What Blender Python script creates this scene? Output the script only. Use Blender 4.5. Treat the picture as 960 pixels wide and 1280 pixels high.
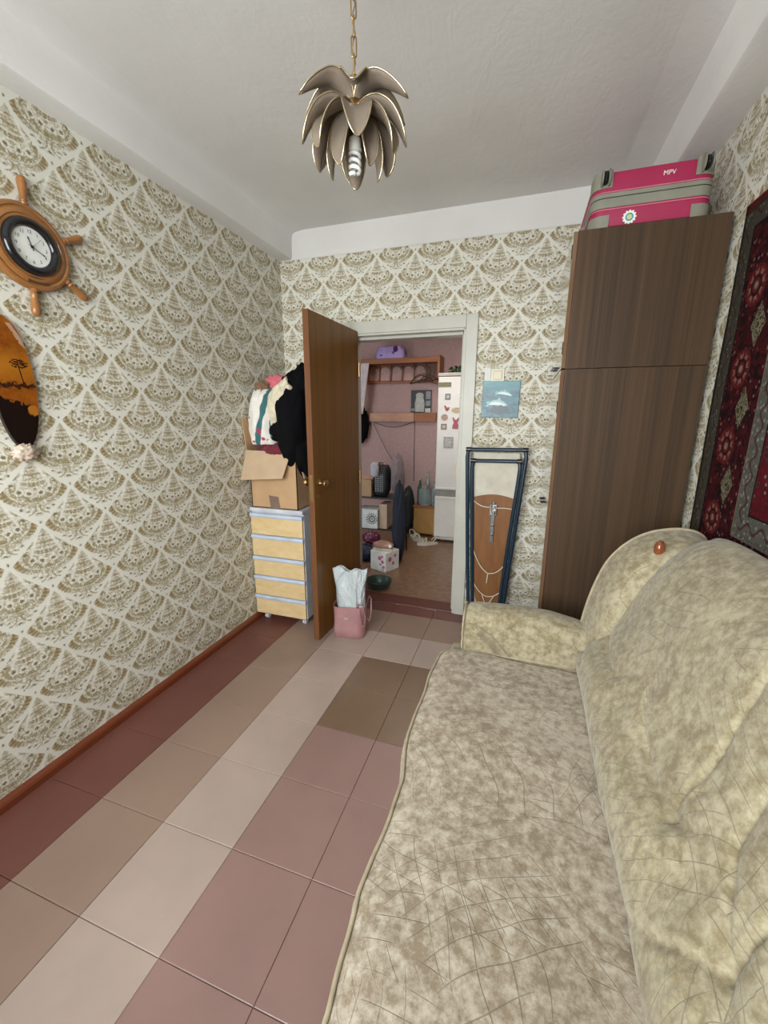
import bpy, bmesh, math, random
from math import sin, cos, pi, radians, sqrt, exp
from mathutils import Vector, Matrix, noise
random.seed(7)
for o in list(bpy.data.objects): bpy.data.objects.remove(o)
C = bpy.context.scene.collection
sc = bpy.context.scene

# ------------------------------------------------------------------ camera
CX, CH, YAW, PITCH, ROLL, FPX = 1.729, 1.430, 0.320, -0.229, 0.004, 511.7
cd = bpy.data.cameras.new('camera'); cam = bpy.data.objects.new('camera', cd); C.objects.link(cam)
Fv = Vector((-sin(YAW)*cos(PITCH), cos(YAW)*cos(PITCH), sin(PITCH)))
Rv = Vector((cos(YAW), sin(YAW), 0)); Uv = Rv.cross(Fv)
R2 = Rv*cos(ROLL)+Uv*sin(ROLL); U2 = -Rv*sin(ROLL)+Uv*cos(ROLL)
M = Matrix((R2, U2, -Fv)).transposed().to_4x4(); M.translation = (CX, 0, CH)
cam.matrix_world = M
cd.sensor_fit = 'VERTICAL'; cd.sensor_height = 24; cd.lens = 24*FPX/1280
cd.clip_start = 0.02
sc.camera = cam
# ------------------------------------------------------------------ world, lights, exposure
sc.view_settings.view_transform = 'Standard'; sc.view_settings.look = 'None'
sc.view_settings.gamma = 1; sc.view_settings.use_curve_mapping = False
sc.view_settings.exposure = 0.82
w = bpy.data.worlds.new('sky'); sc.world = w; w.use_nodes = True
bg = w.node_tree.nodes['Background']; bg.inputs[0].default_value = (0.80, 0.90, 1.0, 1); bg.inputs[1].default_value = 1.6
def area(name, loc, rot, sx, sy, power, col):
    l = bpy.data.lights.new(name, 'AREA'); l.shape = 'RECTANGLE'; l.size = sx; l.size_y = sy
    l.energy = power; l.color = col
    o = bpy.data.objects.new(name, l); C.objects.link(o); o.location = loc; o.rotation_euler = rot
    return o
# daylight through the window behind the camera
area('window_daylight', (1.05, -1.90, 1.95), (radians(82), 0, 0), 3.6, 2.6, 235, (0.985, 0.985, 0.965))
# added warm fill that brightens the hall, out of view, with no fixture
area('hall_fill_light', (0.9, 3.9, 2.5), (0, 0, 0), 0.4, 0.4, 6.5, (1.0, 0.86, 0.76))

# ================================================================== node helpers
class V:
    def __init__(s, nt, k): s.nt = nt; s.k = k
    def m(s, op, b=None, c=None, clamp=False):
        n = s.nt.nodes.new('ShaderNodeMath'); n.operation = op; n.use_clamp = clamp
        for i, x in enumerate((s, b, c)):
            if x is None: continue
            if isinstance(x, V): s.nt.links.new(x.k, n.inputs[i])
            else: n.inputs[i].default_value = x
        return V(s.nt, n.outputs[0])
    def __add__(s, o): return s.m('ADD', o)
    __radd__ = __add__
    def __sub__(s, o): return s.m('SUBTRACT', o)
    def __mul__(s, o): return s.m('MULTIPLY', o)
    __rmul__ = __mul__
    def __truediv__(s, o): return s.m('DIVIDE', o)
    def __rsub__(s, o): return (s*-1.0)+o
    def abs(s): return s.m('ABSOLUTE')
    def frac(s): return s.m('FRACT')
    def sin(s): return s.m('SINE')
    def max(s, o): return s.m('MAXIMUM', o)
    def min(s, o): return s.m('MINIMUM', o)
    def gt(s, o): return s.m('GREATER_THAN', o)
    def lt(s, o): return s.m('LESS_THAN', o)
    def floor(s): return s.m('FLOOR')
    def pow(s, o): return s.m('POWER', o)
    def step(s, a, b):            # 0 at a, 1 at b (a may exceed b)
        n = s.nt.nodes.new('ShaderNodeMapRange'); n.clamp = True
        s.nt.links.new(s.k, n.inputs[0]); n.inputs[1].default_value = a; n.inputs[2].default_value = b
        return V(s.nt, n.outputs[0])
def mix(a, b, f):                 # colours or sockets
    nt = f.nt; n = nt.nodes.new('ShaderNodeMix'); n.data_type = 'RGBA'
    nt.links.new(f.k, n.inputs[0])
    for i, x in ((6, a), (7, b)):
        if isinstance(x, V): nt.links.new(x.k, n.inputs[i])
        else: n.inputs[i].default_value = (*x, 1)
    return V(nt, n.outputs[2])
class Mat:
    def __init__(s, name, col=(.5, .5, .5), rough=.5, metal=0, **kw):
        s.m = bpy.data.materials.new(name); s.m.use_nodes = True; s.nt = s.m.node_tree
        s.b = s.nt.nodes['Principled BSDF']
        s.b.inputs['Base Color'].default_value = (*col, 1); s.b.inputs['Roughness'].default_value = rough
        s.b.inputs['Metallic'].default_value = metal
        for k, v in kw.items(): s.b.inputs[k.replace('_', ' ')].default_value = v
    def set(s, k, v): s.nt.links.new(v.k, s.b.inputs[k]); return s
    def co(s, kind='Object'):
        n = s.nt.nodes.new('ShaderNodeTexCoord'); return V(s.nt, n.outputs[kind])
    def pos(s):
        n = s.nt.nodes.new('ShaderNodeNewGeometry'); return V(s.nt, n.outputs['Position'])
    def xyz(s, v):
        n = s.nt.nodes.new('ShaderNodeSeparateXYZ'); s.nt.links.new(v.k, n.inputs[0]); return [V(s.nt, n.outputs[i]) for i in range(3)]
    def comb(s, *a):
        n = s.nt.nodes.new('ShaderNodeCombineXYZ')
        for i, x in enumerate(a):
            if isinstance(x, V): s.nt.links.new(x.k, n.inputs[i])
            else: n.inputs[i].default_value = x
        return V(s.nt, n.outputs[0])
    def scale(s, v, sx, sy=None, sz=None, off=(0, 0, 0)):
        n = s.nt.nodes.new('ShaderNodeVectorMath'); n.operation = 'MULTIPLY_ADD'
        s.nt.links.new(v.k, n.inputs[0]); n.inputs[1].default_value = (sx, sx if sy is None else sy, sx if sz is None else sz)
        n.inputs[2].default_value = off
        return V(s.nt, n.outputs[0])
    def length(s, v):
        n = s.nt.nodes.new('ShaderNodeVectorMath'); n.operation = 'LENGTH'; s.nt.links.new(v.k, n.inputs[0]); return V(s.nt, n.outputs['Value'])
    def noise(s, v, scale, detail=3, rough=.5, out='Fac', dist=0):
        n = s.nt.nodes.new('ShaderNodeTexNoise'); s.nt.links.new(v.k, n.inputs['Vector'])
        n.inputs['Scale'].default_value = scale; n.inputs['Detail'].default_value = detail; n.inputs['Roughness'].default_value = rough
        n.inputs['Distortion'].default_value = dist
        return V(s.nt, n.outputs[out])
    def voro(s, v, scale, feature='F1', out='Distance'):
        n = s.nt.nodes.new('ShaderNodeTexVoronoi'); n.feature = feature; s.nt.links.new(v.k, n.inputs['Vector'])
        n.inputs['Scale'].default_value = scale; return V(s.nt, n.outputs[out])
    def bump(s, h, strength=.3, dist=.01):
        n = s.nt.nodes.new('ShaderNodeBump'); s.nt.links.new(h.k, n.inputs['Height'])
        n.inputs['Strength'].default_value = strength; n.inputs['Distance'].default_value = dist
        s.nt.links.new(n.outputs[0], s.b.inputs['Normal']); return s
    def blob(s, P, c, r, hard=.3):     # soft ellipse mask
        d = s.length(s.scale(P, 1/r[0], 1/r[1], 0, (-c[0]/r[0], -c[1]/r[1], 0)))
        return d.step(1+hard*.5, 1-hard)
    def ring(s, P, c, r, w):           # thin ellipse outline
        d = s.length(s.scale(P, 1/r[0], 1/r[1], 0, (-c[0]/r[0], -c[1]/r[1], 0)))
        return (d-1.0).abs().step(w, w*.4)

def simple(name, col, rough=.5, metal=0, var=.12, sc_=12, bump=0, bscale=60, **kw):
    m = Mat(name, col, rough, metal, **kw); p = m.co()
    n = m.noise(p, sc_, 4)
    a = tuple(min(1, c*(1+var)) for c in col); b = tuple(c*(1-var) for c in col)
    m.set('Base Color', mix(b, a, n.step(.3, .7)))
    if bump: m.bump(m.noise(p, bscale, 3), bump, .003)
    return m.m

# ------------------------------------------------------------------ wallpaper (printed ogee damask)
def curl_b(m, P):
    return (m.noise(P, 58, 1, .5)-.5).abs().step(.09, .05)
def wallpaper(name, ax, s0, t0, tint=1.0):
    m = Mat(name, rough=.62); P = m.pos(); X = m.xyz(P); per = .262
    s = (X[ax]-s0)/per; t = (X[2]-t0)/per
    warp = m.noise(P, 9, 2)
    sA = ((s+.5).frac()-.5).abs(); qA = (t*-1.0).frac()
    sB = 0.5-sA; qB = (qA+.5).frac()
    # half width of motif A at depth q:  top .5*(2q)^e   bottom .5-.5*(2(q-.5))^e
    e = 1.12
    top = (qA*2.0).min(1.0).pow(e)*.5
    bot = ((qA*2.0-1.0).max(0.0).pow(e)*-.5)+.5
    wA = top.min(bot)
    isA = sA.lt(wA)
    u = sB+(sA-sB)*isA
    q = qB+(qA-qB)*isA
    edge = (sA-wA).abs()
    Q = m.comb(u, q, 0.0)
    # jagged leaf edges
    fine = m.noise(P, 190, 2, .6, 'Color')
    n = m.nt.nodes.new('ShaderNodeVectorMath'); n.operation = 'MULTIPLY_ADD'
    m.nt.links.new(fine.k, n.inputs[0]); n.inputs[1].default_value = (.065, .065, 0)
    sub = m.scale(Q, 1, 1, 1, (-.0325, -.0325, 0)); m.nt.links.new(sub.k, n.inputs[2]); Q = V(m.nt, n.outputs[0])
    def many(L, hard=.35):
        r = None
        for (cu, cq, ru, rq) in L:
            b = m.blob(Q, (cu, cq), (ru, rq), hard); r = b if r is None else r.max(b)
        return r
    brown = many([(0, .205, .095, .042), (.0, .375, .034, .078), (.062, .365, .026, .062), (.112, .345, .024, .045), (.0, .125, .040, .030), (.0, .595, .060, .040), (.40, .36, .040, .075), (.372, .455, .040, .065)])
    grey = many([(.0, .055, .032, .04), (.06, .125, .035, .022), (.16, .205, .04, .034), (.165, .325, .062, .055),
                 (.14, .735, .035, .02), (.2, .70, .035, .022), (.24, .26, .03, .02), (0, .92, .02, .022), (.03, .80, .035, .02)], .6)
    dark = many([(.078, .482, .026, .024), (.20, .45, .028, .026), (.285, .345, .022, .02), (.0, .79, .03, .014), (0, .92, .012, .02), (.215, .70, .022, .014), (.125, .735, .02, .012)])
    # bowl of feathers around the lower half of the motif
    rr = m.length(m.scale(Q, 1/.475, 1/.345, 0, (0, -.355/.345, 0)))
    low = q.step(.21, .27)
    at = m.nt.nodes.new('ShaderNodeMath'); at.operation = 'ARCTAN2'
    m.nt.links.new((q-.355).k, at.inputs[0]); m.nt.links.new(u.k, at.inputs[1]); ang = V(m.nt, at.outputs[0])
    comb_ = (ang*46.0).sin()*.5+.5
    side = ang.step(1.05, .55)
    feather = (rr-.90).abs().step(.115, .08)*low*(side.max(curl_b(m, P)))

    inner = (rr-.66).abs().step(.13, .10)*low
    curl = (m.noise(P, 42, 1, .5)-.5).abs().step(.055, .02)
    curl2 = (m.noise(P, 75, 1, .5)-.47).abs().step(.06, .02)
    line = m.ring(Q, (.17, .575), (.055, .06), .25).max(m.ring(Q, (.17, .575), (.026, .03), .4)).max(m.ring(Q, (.27, .40), (.04, .065), .25)) \
        .max(m.ring(Q, (0, .56), (.10, .075), .16)).max(m.ring(Q, (.0, .6), (.045, .04), .3)).max(m.ring(Q, (.29, .52), (.045, .04), .3)) \
        .max(m.ring(Q, (.16, .70), (.13, .10), .12)*u.lt(.14)*q.gt(.66)).max(m.ring(Q, (.10, .25), (.11, .035), .2))
    halo = m.ring(Q, (.0, .165), (.15, .028), .35)*u.lt(.12)
    halo = halo.max(m.ring(Q, (.0, .27), (.17, .05), .25)*q.gt(.25)).max(m.ring(Q, (.078, .482), (.045, .042), .3)).max((u-(q*.42+.045)).abs().step(.028, .012)*q.lt(.40)).max(m.ring(Q, (.20, .45), (.045, .042), .3)).max(m.ring(Q, (.0, .30), (.21, .10), .09)*q.gt(.3)) \
        .max(m.ring(Q, (0, .44), (.09, .035), .3)).max((rr-.775).abs().step(.03, .012)*low*.8)
    stripe = ((u*150.0).sin()*.5+.5)*((q*170.0).sin()*.35+.65)
    leaf = m.noise(P, 260, 2, .6)
    tri = (u-(q*.42+.02)).step(.02, -.02)*q.lt(.43)
    filler = (curl.max(curl2*.8))*((rr.lt(.80)*q.gt(.30)).max(tri).max((u-(q*-1.0+.98)*.5).step(.0, -.03)*q.gt(.60)*q.lt(.76)*.8))
    col = mix((.73*tint, .735*tint, .66*tint), (.64*tint, .63*tint, .55*tint), m.noise(P, 3, 2))
    col = mix(col, (.52, .50, .39), (rr.lt(.80)*q.gt(.32)).max(tri)*.30)
    col = mix(col, (.33, .275, .145), filler*.8)
    col = mix(col, (.40, .38, .30), grey*(.35+leaf*.9).min(1.0))
    col = mix(col, (.255, .185, .068), feather*(side*.5+.5)*(comb_*.45+.6).min(1.0))
    col = mix(col, (.33, .28, .15), inner*curl)
    col = mix(col, (.225, .162, .060), brown*(.45+stripe*.55).min(1.0))
    col = mix(col, (.27, .235, .13), line*.9)
    col = mix(col, (.16, .14, .09), dark)
    col = mix(col, (.76*tint, .75*tint, .67*tint), halo*(dark*-1.0+1.0)*.7)
    m.set('Base Color', col); m.bump(leaf+warp, .12, .002)
    return m.m

wp_left = wallpaper('wallpaper_left', 1, 1.422, .092)
wp_back = wallpaper('wallpaper_back', 0, 1.780, .092)
wp_right = wallpaper('wallpaper_right', 1, 1.36, .05)

# ------------------------------------------------------------------ other materials
def plaster():
    m = Mat('whitewashed_plaster', rough=.85); p = m.pos()
    big = m.noise(p, 1.3, 3); sm = m.noise(p, 14, 4, .6); lumps = m.noise(m.scale(p, 1, .35, 1), 6, 5, .65, dist=1.2)
    m.set('Base Color', mix((.66, .655, .635), (.78, .775, .755), big.step(.3, .7)))
    m.bump(sm*.4+lumps*.9, .30, .012); return m.m
M_plaster = plaster()
def paint(name, col, rough=.35, crack=.3):
    m = Mat(name, rough=rough); p = m.pos()
    n = m.noise(p, 7, 4); v = m.noise(m.scale(p, 1, 1, 1), 60, 3)
    c = mix(tuple(x*.9 for x in col), col, n.step(.35, .65))
    c = mix(c, tuple(x*.7 for x in col), m.noise(p, 33, 5, .7).step(.66, .8)*crack)
    m.set('Base Color', c); m.bump(v+n*2.0, .12, .003); return m.m
M_casing = paint('off_white_gloss_paint', (.53, .53, .47), .4, .5)
M_skirt = paint('red_brown_gloss_paint', (.165, .042, .017), .3, .5)
M_thresh = paint('dark_red_floor_paint', (.125, .035, .022), .5, .5)
def floorpaint(name, col, rough):
    m = Mat(name, rough=rough, Specular_IOR_Level=.5); p = m.pos()
    n = m.noise(p, 2.5, 4, .6); f = m.noise(m.scale(p, 1, .25, 1), 25, 4, .6)
    c = mix(tuple(x*.88 for x in col), tuple(min(1, x*1.06) for x in col), n.step(.3, .7))
    c = mix(c, tuple(min(1, x*1.35+.02) for x in col), m.noise(p, 45, 3, .8).step(.70, .76)*.45)
    m.set('Base Color', c); m.set('Roughness', (f-.5)*.25+rough)
    m.bump(f*.5+n, .08, .004); return m.m
F_red = floorpaint('tile_paint_dark_red', (.150, .055, .042), .38)
F_beige = floorpaint('tile_paint_beige', (.275, .188, .145), .38)
F_pale = floorpaint('tile_paint_pale', (.395, .312, .268), .40)
F_pink = floorpaint('tile_paint_dusty_pink', (.275, .170, .150), .38)
F_brown = floorpaint('tile_interior_brown', (.180, .115, .072), .36)  # interior rows towards the back wall, browner than the near rows
M_joint = simple('dark_joint', (.055, .035, .03), .9)
def wood(name, c1, c2, scale=(40, 40, 1.2), rough=.4, bands=22, coat=0, dist=.0):
    m = Mat(name, rough=rough, Specular_IOR_Level=.3); p = m.co(); q = m.scale(p, *scale)
    n = m.noise(q, 1.0, 4, .6, dist=dist); n2 = m.noise(m.scale(p, scale[0]*4, scale[1]*4, scale[2]*2), 1.0, 2)
    f = (n*.7+n2*.3).step(.35, .65)
    m.set('Base Color', mix(c1, c2, f)); m.bump(n2, .05, .002)
    m.b.inputs['Coat Weight'].default_value = coat; m.b.inputs['Coat Roughness'].default_value = .08
    return m.m
M_ward = wood('dark_brown_laminate', (.034, .018, .0075), (.072, .040, .018), (38, 38, .5), .6)
M_wardgloss = wood('polished_veneer', (.12, .065, .035), (.17, .10, .055), (1.5, 20, 1.5), .10, coat=1.0)
M_redwood = simple('red_brown_edge', (.085, .028, .014), .4)
M_door = wood('brown_door_veneer', (.15, .062, .010), (.205, .092, .018), (22, 22, .8), .38)
M_dooredge = wood('door_edge_wood', (.13, .050, .018), (.18, .075, .030), (30, 30, 1), .45)
M_clockwood = wood('honey_pine', (.23, .095, .026), (.33, .145, .045), (30, 6, 30), .3, coat=.4)
M_birch = wood('birch_laminate', (.60, .44, .22), (.70, .54, .30), (6, 6, 16), .45, dist=1.2)
M_rackwood = wood('orange_brown_wood', (.24, .085, .035), (.33, .13, .055), (2, 30, 30), .4)
M_rackpale = wood('worn_pale_wood', (.38, .19, .12), (.52, .30, .20), (3, 20, 12), .4)
M_ply = wood('brown_hardboard', (.20, .085, .030), (.27, .125, .048), (12, 12, 3), .45)
M_grey = simple('grey_laminate', (.55, .57, .62), .4)
M_steelblue = simple('blue_grey_plastic_rail', (.48, .56, .68), .35)
M_white = simple('white_enamel', (.70, .69, .64), .3, var=.04)
M_black = simple('black_gloss_plastic', (.012, .012, .013), .12)
M_blackcloth = simple('black_cloth', (.004, .004, .005), .95, bump=.3, Specular_IOR_Level=.1)
M_brass = simple('aged_brass', (.42, .27, .12), .35, 1.0)
M_chrome = simple('steel', (.55, .55, .55), .28, 1.0)
M_blue = simple('blue_enamel_tube', (.010, .030, .052), .3)
M_rope = simple('white_cord', (.68, .62, .50), .8)
M_paper = simple('white_paper', (.72, .74, .70), .6)
M_hall = simple('pink_hall_wallpaper', (.40, .265, .245), .7, var=.08, sc_=30, bump=.3, bscale=180)
M_hallfloor = simple('hall_lino', (.23, .135, .078), .35, var=.25, sc_=20)
M_hallceil = simple('hall_ceiling_paint', (.55, .47, .44), .8)
M_card = simple('brown_cardboard', (.46, .295, .155), .75, var=.07)
M_cardlight = simple('light_cardboard_flap', (.47, .345, .22), .75, var=.06)
M_tape = simple('brown_parcel_tape', (.19, .125, .10), .3)

def fabric(name, c1, c2):
    m = Mat(name, rough=.85, Sheen_Weight=.2, Sheen_Roughness=.5)
    p = m.pos(); X = m.xyz(p)
    q = m.comb(X[0]*.75+X[2]*.75, X[1], 0.0)
    w1 = m.noise(q, 2.2, 2, .5, 'Color')
    n = m.nt.nodes.new('ShaderNodeVectorMath'); n.operation = 'MULTIPLY_ADD'
    m.nt.links.new(w1.k, n.inputs[0]); n.inputs[1].default_value = (.14, .14, 0); m.nt.links.new(q.k, n.inputs[2]); qd = V(m.nt, n.outputs[0])
    lines = None
    cs = [(1.62, .20, 34.), (2.15, .60, 40.), (1.45, .95, 31.), (1.95, 1.35, 37.), (2.45, 1.05, 43.), (1.75, .62, 36.), (2.30, .15, 39.), (1.30, .50, 45.), (2.7, .75, 42.), (1.6, 1.75, 33.)]
    for i, (cx, cy, fr) in enumerate(cs):
        d = m.length(m.scale(qd, 1, 1, 0, (-cx, -cy, 0)))
        r = (((d*fr*.72).frac()-.5).abs()).step(.034, .010)
        g = m.noise(m.scale(q, 1, 1, 1, (i*7.3, i*3.1, 0)), 3.4, 2, .5).step(.575, .60)
        a = r*g; lines = a if lines is None else lines.max(a)
    mott = m.noise(p, 34, 6, .74); mott2 = m.noise(p, 5, 3)
    base = mix(c1, c2, (mott*.78+mott2*.22).step(.41, .59))
    fibre = m.noise(m.scale(p, 1, .25, 1), 160, 2, .6)
    base = mix(base, (.25, .215, .145), fibre.step(.55, .8)*.25)
    m.set('Base Color', mix(base, (.13, .11, .075), lines*.55))
    m.bump(lines*-.6+mott*.35+fibre*.25, .4, .003)
    return m.m
M_seat = fabric('scratched_velour_seat', (.225, .175, .115), (.46, .41, .325))
M_fabric = fabric('scratched_velour_olive', (.215, .175, .095), (.395, .355, .240))
M_piping = simple('velour_piping', (.36, .31, .21), .8, var=.15, sc_=40)

def rugmat():
    m = Mat('woven_rug', rough=1.0, Specular_IOR_Level=.1); p = m.pos(); X = m.xyz(p)
    jag = m.noise(p, 90, 2, .6)
    y, z = X[1], X[2]
    Y1, Z1, Y0, Z0 = 1.899, 2.124, -.20, .73
    u = ((y*-1.0)+Y1).min(y-Y0); v = ((z*-1.0)+Z1).min(z-Z0)
    e = u.min(v)                                    # distance from the rug's edge
    vert = u.lt(v)                                  # in an upright border strip
    along = y+(z-y)*vert
    cells = m.voro(p, 48); cells2 = m.voro(p, 30); cellc = m.voro(p, 48, out='Color')
    cc = m.xyz(cellc)
    maroon, dk = (.085, .010, .012), (.022, .006, .010)
    cream, greyg, red, pinkc = (.34, .30, .22), (.085, .080, .060), (.20, .018, .022), (.30, .15, .13)
    # main dark band
    main = mix(dk, maroon, cc[0].step(.3, .7))
    main = mix(main, (.20, .055, .055), cells.step(.36, .26)*cc[1].gt(.35))
    main = mix(main, (.34, .26, .25), (cells-.14).abs().step(.06, .03)*cc[1].gt(.55))
    main = mix(main, (.03, .02, .02), cells.step(.09, .05))
    # repeats along the band
    per = .252; kk = (along-1.588)/per
    a1 = ((kk+.5).frac()-.5)*per; a2 = (kk.frac()-.5)*per
    P1 = m.comb(e-.175, a1, 0.0); P2 = m.comb(e-.235, a2, 0.0)
    d1 = m.length(P1)
    n = m.nt.nodes.new('ShaderNodeMath'); n.operation = 'ARCTAN2'; m.nt.links.new(a1.k, n.inputs[0]); m.nt.links.new((e-.175).k, n.inputs[1]); ang = V(m.nt, n.outputs[0])
    pet = (ang*8.0).sin()
    ros = d1.lt(.062)
    ros = ros*jag.step(.25, .35)
    main = mix(main, (.17, .02, .022), ros)
    main = mix(main, (.36, .17, .14), ros*(d1-.042+pet*.006).abs().step(.012, .006)*pet.gt(-.2))
    main = mix(main, (.03, .008, .01), ros*(d1-.028).abs().step(.007, .003))
    main = mix(main, (.33, .26, .20), d1.step(.014, .009))
    dia = (e-.235).abs()*1.5+a2.abs()
    palm = dia.lt(.068)
    main = mix(main, (.30, .28, .18), palm*jag.step(.3, .4))
    main = mix(main, (.10, .075, .05), palm*(((dia*150.0+pet*1.5+(cells*14.0)).sin()).gt(.25)))
    main = mix(main, (.05, .03, .02), dia.lt(.010))
    # narrow grey floral bands
    k2 = ((along/.075+.5).frac()-.5)*.075
    g = mix(greyg, (.24, .23, .18), m.voro(p, 62).step(.30, .18)*cc[0].gt(.3))
    g = mix(g, (.08, .03, .03), ((k2*80.0).sin()*.012+(e-.045)).abs().step(.006, .003).max(cells.step(.14, .1)))
    g2 = mix((.16, .16, .13), (.36, .36, .31), m.voro(p, 56).step(.36, .22))
    g2 = mix(g2, (.11, .05, .05), ((k2*80.0).sin()*.013+(e-.375)).abs().step(.007, .004).max(cells.step(.16, .12)*.8))
    field = mix((.17, .014, .022), (.11, .012, .02), cc[0])
    field = mix(field, (.30, .28, .22), cells.step(.28, .2)*cc[2].gt(.55))
    field = mix(field, (.05, .07, .06), (cells2-.3).abs().step(.05, .02)*cc[1].gt(.4))
    def band(col, a, b, c2):
        return mix(c2, col, e.gt(a)*e.lt(b))
    col = band(g, 0, .085, field)
    col = band((.015, .010, .012), .085, .093, col)
    col = band(main, .093, .330, col)
    col = band((.27, .20, .16), .330, .336, col)
    col = band(g2, .336, .410, col)
    col = band((.02, .012, .014), .410, .416, col)
    col = mix(col, (.13, .02, .018), v.lt(.022)*u.gt(.0))
    col = mix(col, (.05, .03, .025), (v-.026).abs().lt(.004))
    col = mix(tuple([0, 0, 0]), col, jag*.5+.25)
    m.set('Base Color', col); m.bump(m.noise(p, 260, 2)+cells*.6, .5, .004)
    return m.m
M_rug = rugmat()

# ================================================================== mesh helpers
class MB:
    def __init__(s): s.v = []; s.f = []
    def add(s, vs, fs):
        b = len(s.v); s.v += [Vector(p) for p in vs]; s.f += [tuple(b+i for i in f) for f in fs]; return s
    def box(s, x0, x1, y0, y1, z0, z1, M=None):
        vs = [Vector((x, y, z)) for x in (x0, x1) for y in (y0, y1) for z in (z0, z1)]
        if M: vs = [M @ p for p in vs]
        return s.add(vs, [(0, 1, 3, 2), (4, 6, 7, 5), (0, 4, 5, 1), (2, 3, 7, 6), (0, 2, 6, 4), (1, 5, 7, 3)])
    def tube(s, pts, r, n=8, closed=False, cap=True):
        pts = [Vector(p) for p in pts]; N = len(pts); rr = r if isinstance(r, (list, tuple)) else [r]*N
        up = None; rings = []
        for i in range(N):
            a = pts[(i-1) % N] if (closed or i > 0) else pts[i]; b = pts[(i+1) % N] if (closed or i < N-1) else pts[i]
            t = (b-a)
            t = t.normalized() if t.length > 1e-9 else Vector((0, 0, 1))
            if up is None: up = t.orthogonal().normalized()
            up = (up-t*up.dot(t)); up = up.normalized() if up.length > 1e-6 else t.orthogonal().normalized()
            sd = t.cross(up)
            rings.append([pts[i]+(up*cos(2*pi*k/n)+sd*sin(2*pi*k/n))*rr[i] for k in range(n)])
        vs = [p for R in rings for p in R]; fs = []
        for i in range(N if closed else N-1):
            j = (i+1) % N
            for k in range(n): fs.append((i*n+k, i*n+(k+1) % n, j*n+(k+1) % n, j*n+k))
        if cap and not closed: fs += [tuple(range(n))[::-1], tuple((N-1)*n+k for k in range(n))]
        return s.add(vs, fs)
    def loft(s, rings, cap0=True, cap1=True):
        n = len(rings[0]); vs = [p for R in rings for p in R]; fs = []
        for i in range(len(rings)-1):
            for k in range(n): fs.append((i*n+k, i*n+(k+1) % n, (i+1)*n+(k+1) % n, (i+1)*n+k))
        if cap0: fs.append(tuple(range(n))[::-1])
        if cap1: fs.append(tuple((len(rings)-1)*n+k for k in range(n)))
        return s.add(vs, fs)
    def lathe(s, prof, n=24, M=None, cap0=False, cap1=False):   # prof: (r, z) about z, through M
        R = [[Vector((r*cos(2*pi*k/n), r*sin(2*pi*k/n), z)) for k in range(n)] for r, z in prof]
        if M: R = [[M @ p for p in q] for q in R]
        return s.loft(R, cap0, cap1)
    def grid(s, f, nu, nv):        # f(i/nu, j/nv)
        vs = [f(i/nu, j/nv) for i in range(nu+1) for j in range(nv+1)]
        fs = [(i*(nv+1)+j, (i+1)*(nv+1)+j, (i+1)*(nv+1)+j+1, i*(nv+1)+j+1) for i in range(nu) for j in range(nv)]
        return s.add(vs, fs)
    def prism(s, poly, ext, M=None):   # poly in xy-plane list, extruded along z 0..ext, through M
        n = len(poly); a = [Vector((x, y, 0)) for x, y in poly]; b = [Vector((x, y, ext)) for x, y in poly]
        vs = a+b
        if M: vs = [M @ p for p in vs]
        return s.add(vs, [tuple(range(n))[::-1], tuple(range(n, 2*n))]+[(i, (i+1) % n, n+(i+1) % n, n+i) for i in range(n)])

WL = {}
def wl(o): return WL[o.name]
def link(name, mb, mat, parent=None, origin=None, smooth=False, bevel=0, seg=2, solid=0, sub=0, auto=None):
    org = Vector(origin) if origin is not None else (wl(parent) if parent else Vector((0, 0, 0)))
    me = bpy.data.meshes.new(name); me.from_pydata([tuple(p-org) for p in mb.v], [], mb.f); me.update()
    bm = bmesh.new(); bm.from_mesh(me); bmesh.ops.recalc_face_normals(bm, faces=bm.faces); bm.to_mesh(me); bm.free()
    me.materials.append(mat)
    if smooth:
        for p in me.polygons: p.use_smooth = True
        if auto:
            me.set_sharp_from_angle(angle=radians(auto))
    o = bpy.data.objects.new(name, me); C.objects.link(o)
    if parent is not None:
        o.parent = parent; o.location = org-wl(parent)
    else: o.location = org
    WL[o.name] = org
    if solid:
        md = o.modifiers.new('solid', 'SOLIDIFY'); md.thickness = solid; md.offset = 0
    if bevel:
        md = o.modifiers.new('bevel', 'BEVEL'); md.width = bevel; md.segments = seg; md.limit_method = 'ANGLE'; md.angle_limit = radians(40)
    if sub:
        md = o.modifiers.new('sub', 'SUBSURF'); md.levels = sub; md.render_levels = sub
    return o
def tag(o, label=None, cat=None, group=None, kind=None):
    if label: o['label'] = label
    if cat: o['category'] = cat
    if group: o['group'] = group
    if kind: o['kind'] = kind
    return o
def thing(name, label, cat, loc, group=None, kind=None):
    o = bpy.data.objects.new(name, None); C.objects.link(o); o.location = loc; o.empty_display_size = .05
    WL[o.name] = Vector(loc); return tag(o, label, cat, group, kind)
def bx(*a, M=None): return MB().box(*a, M=M)
def copy_tree(o, parent=None):
    c = o.copy(); C.objects.link(c); c.parent = parent; WL[c.name] = WL[o.name]
    for ch in list(o.children): copy_tree(ch, c)
    return c
def rnd(a, b): return random.uniform(a, b)

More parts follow.
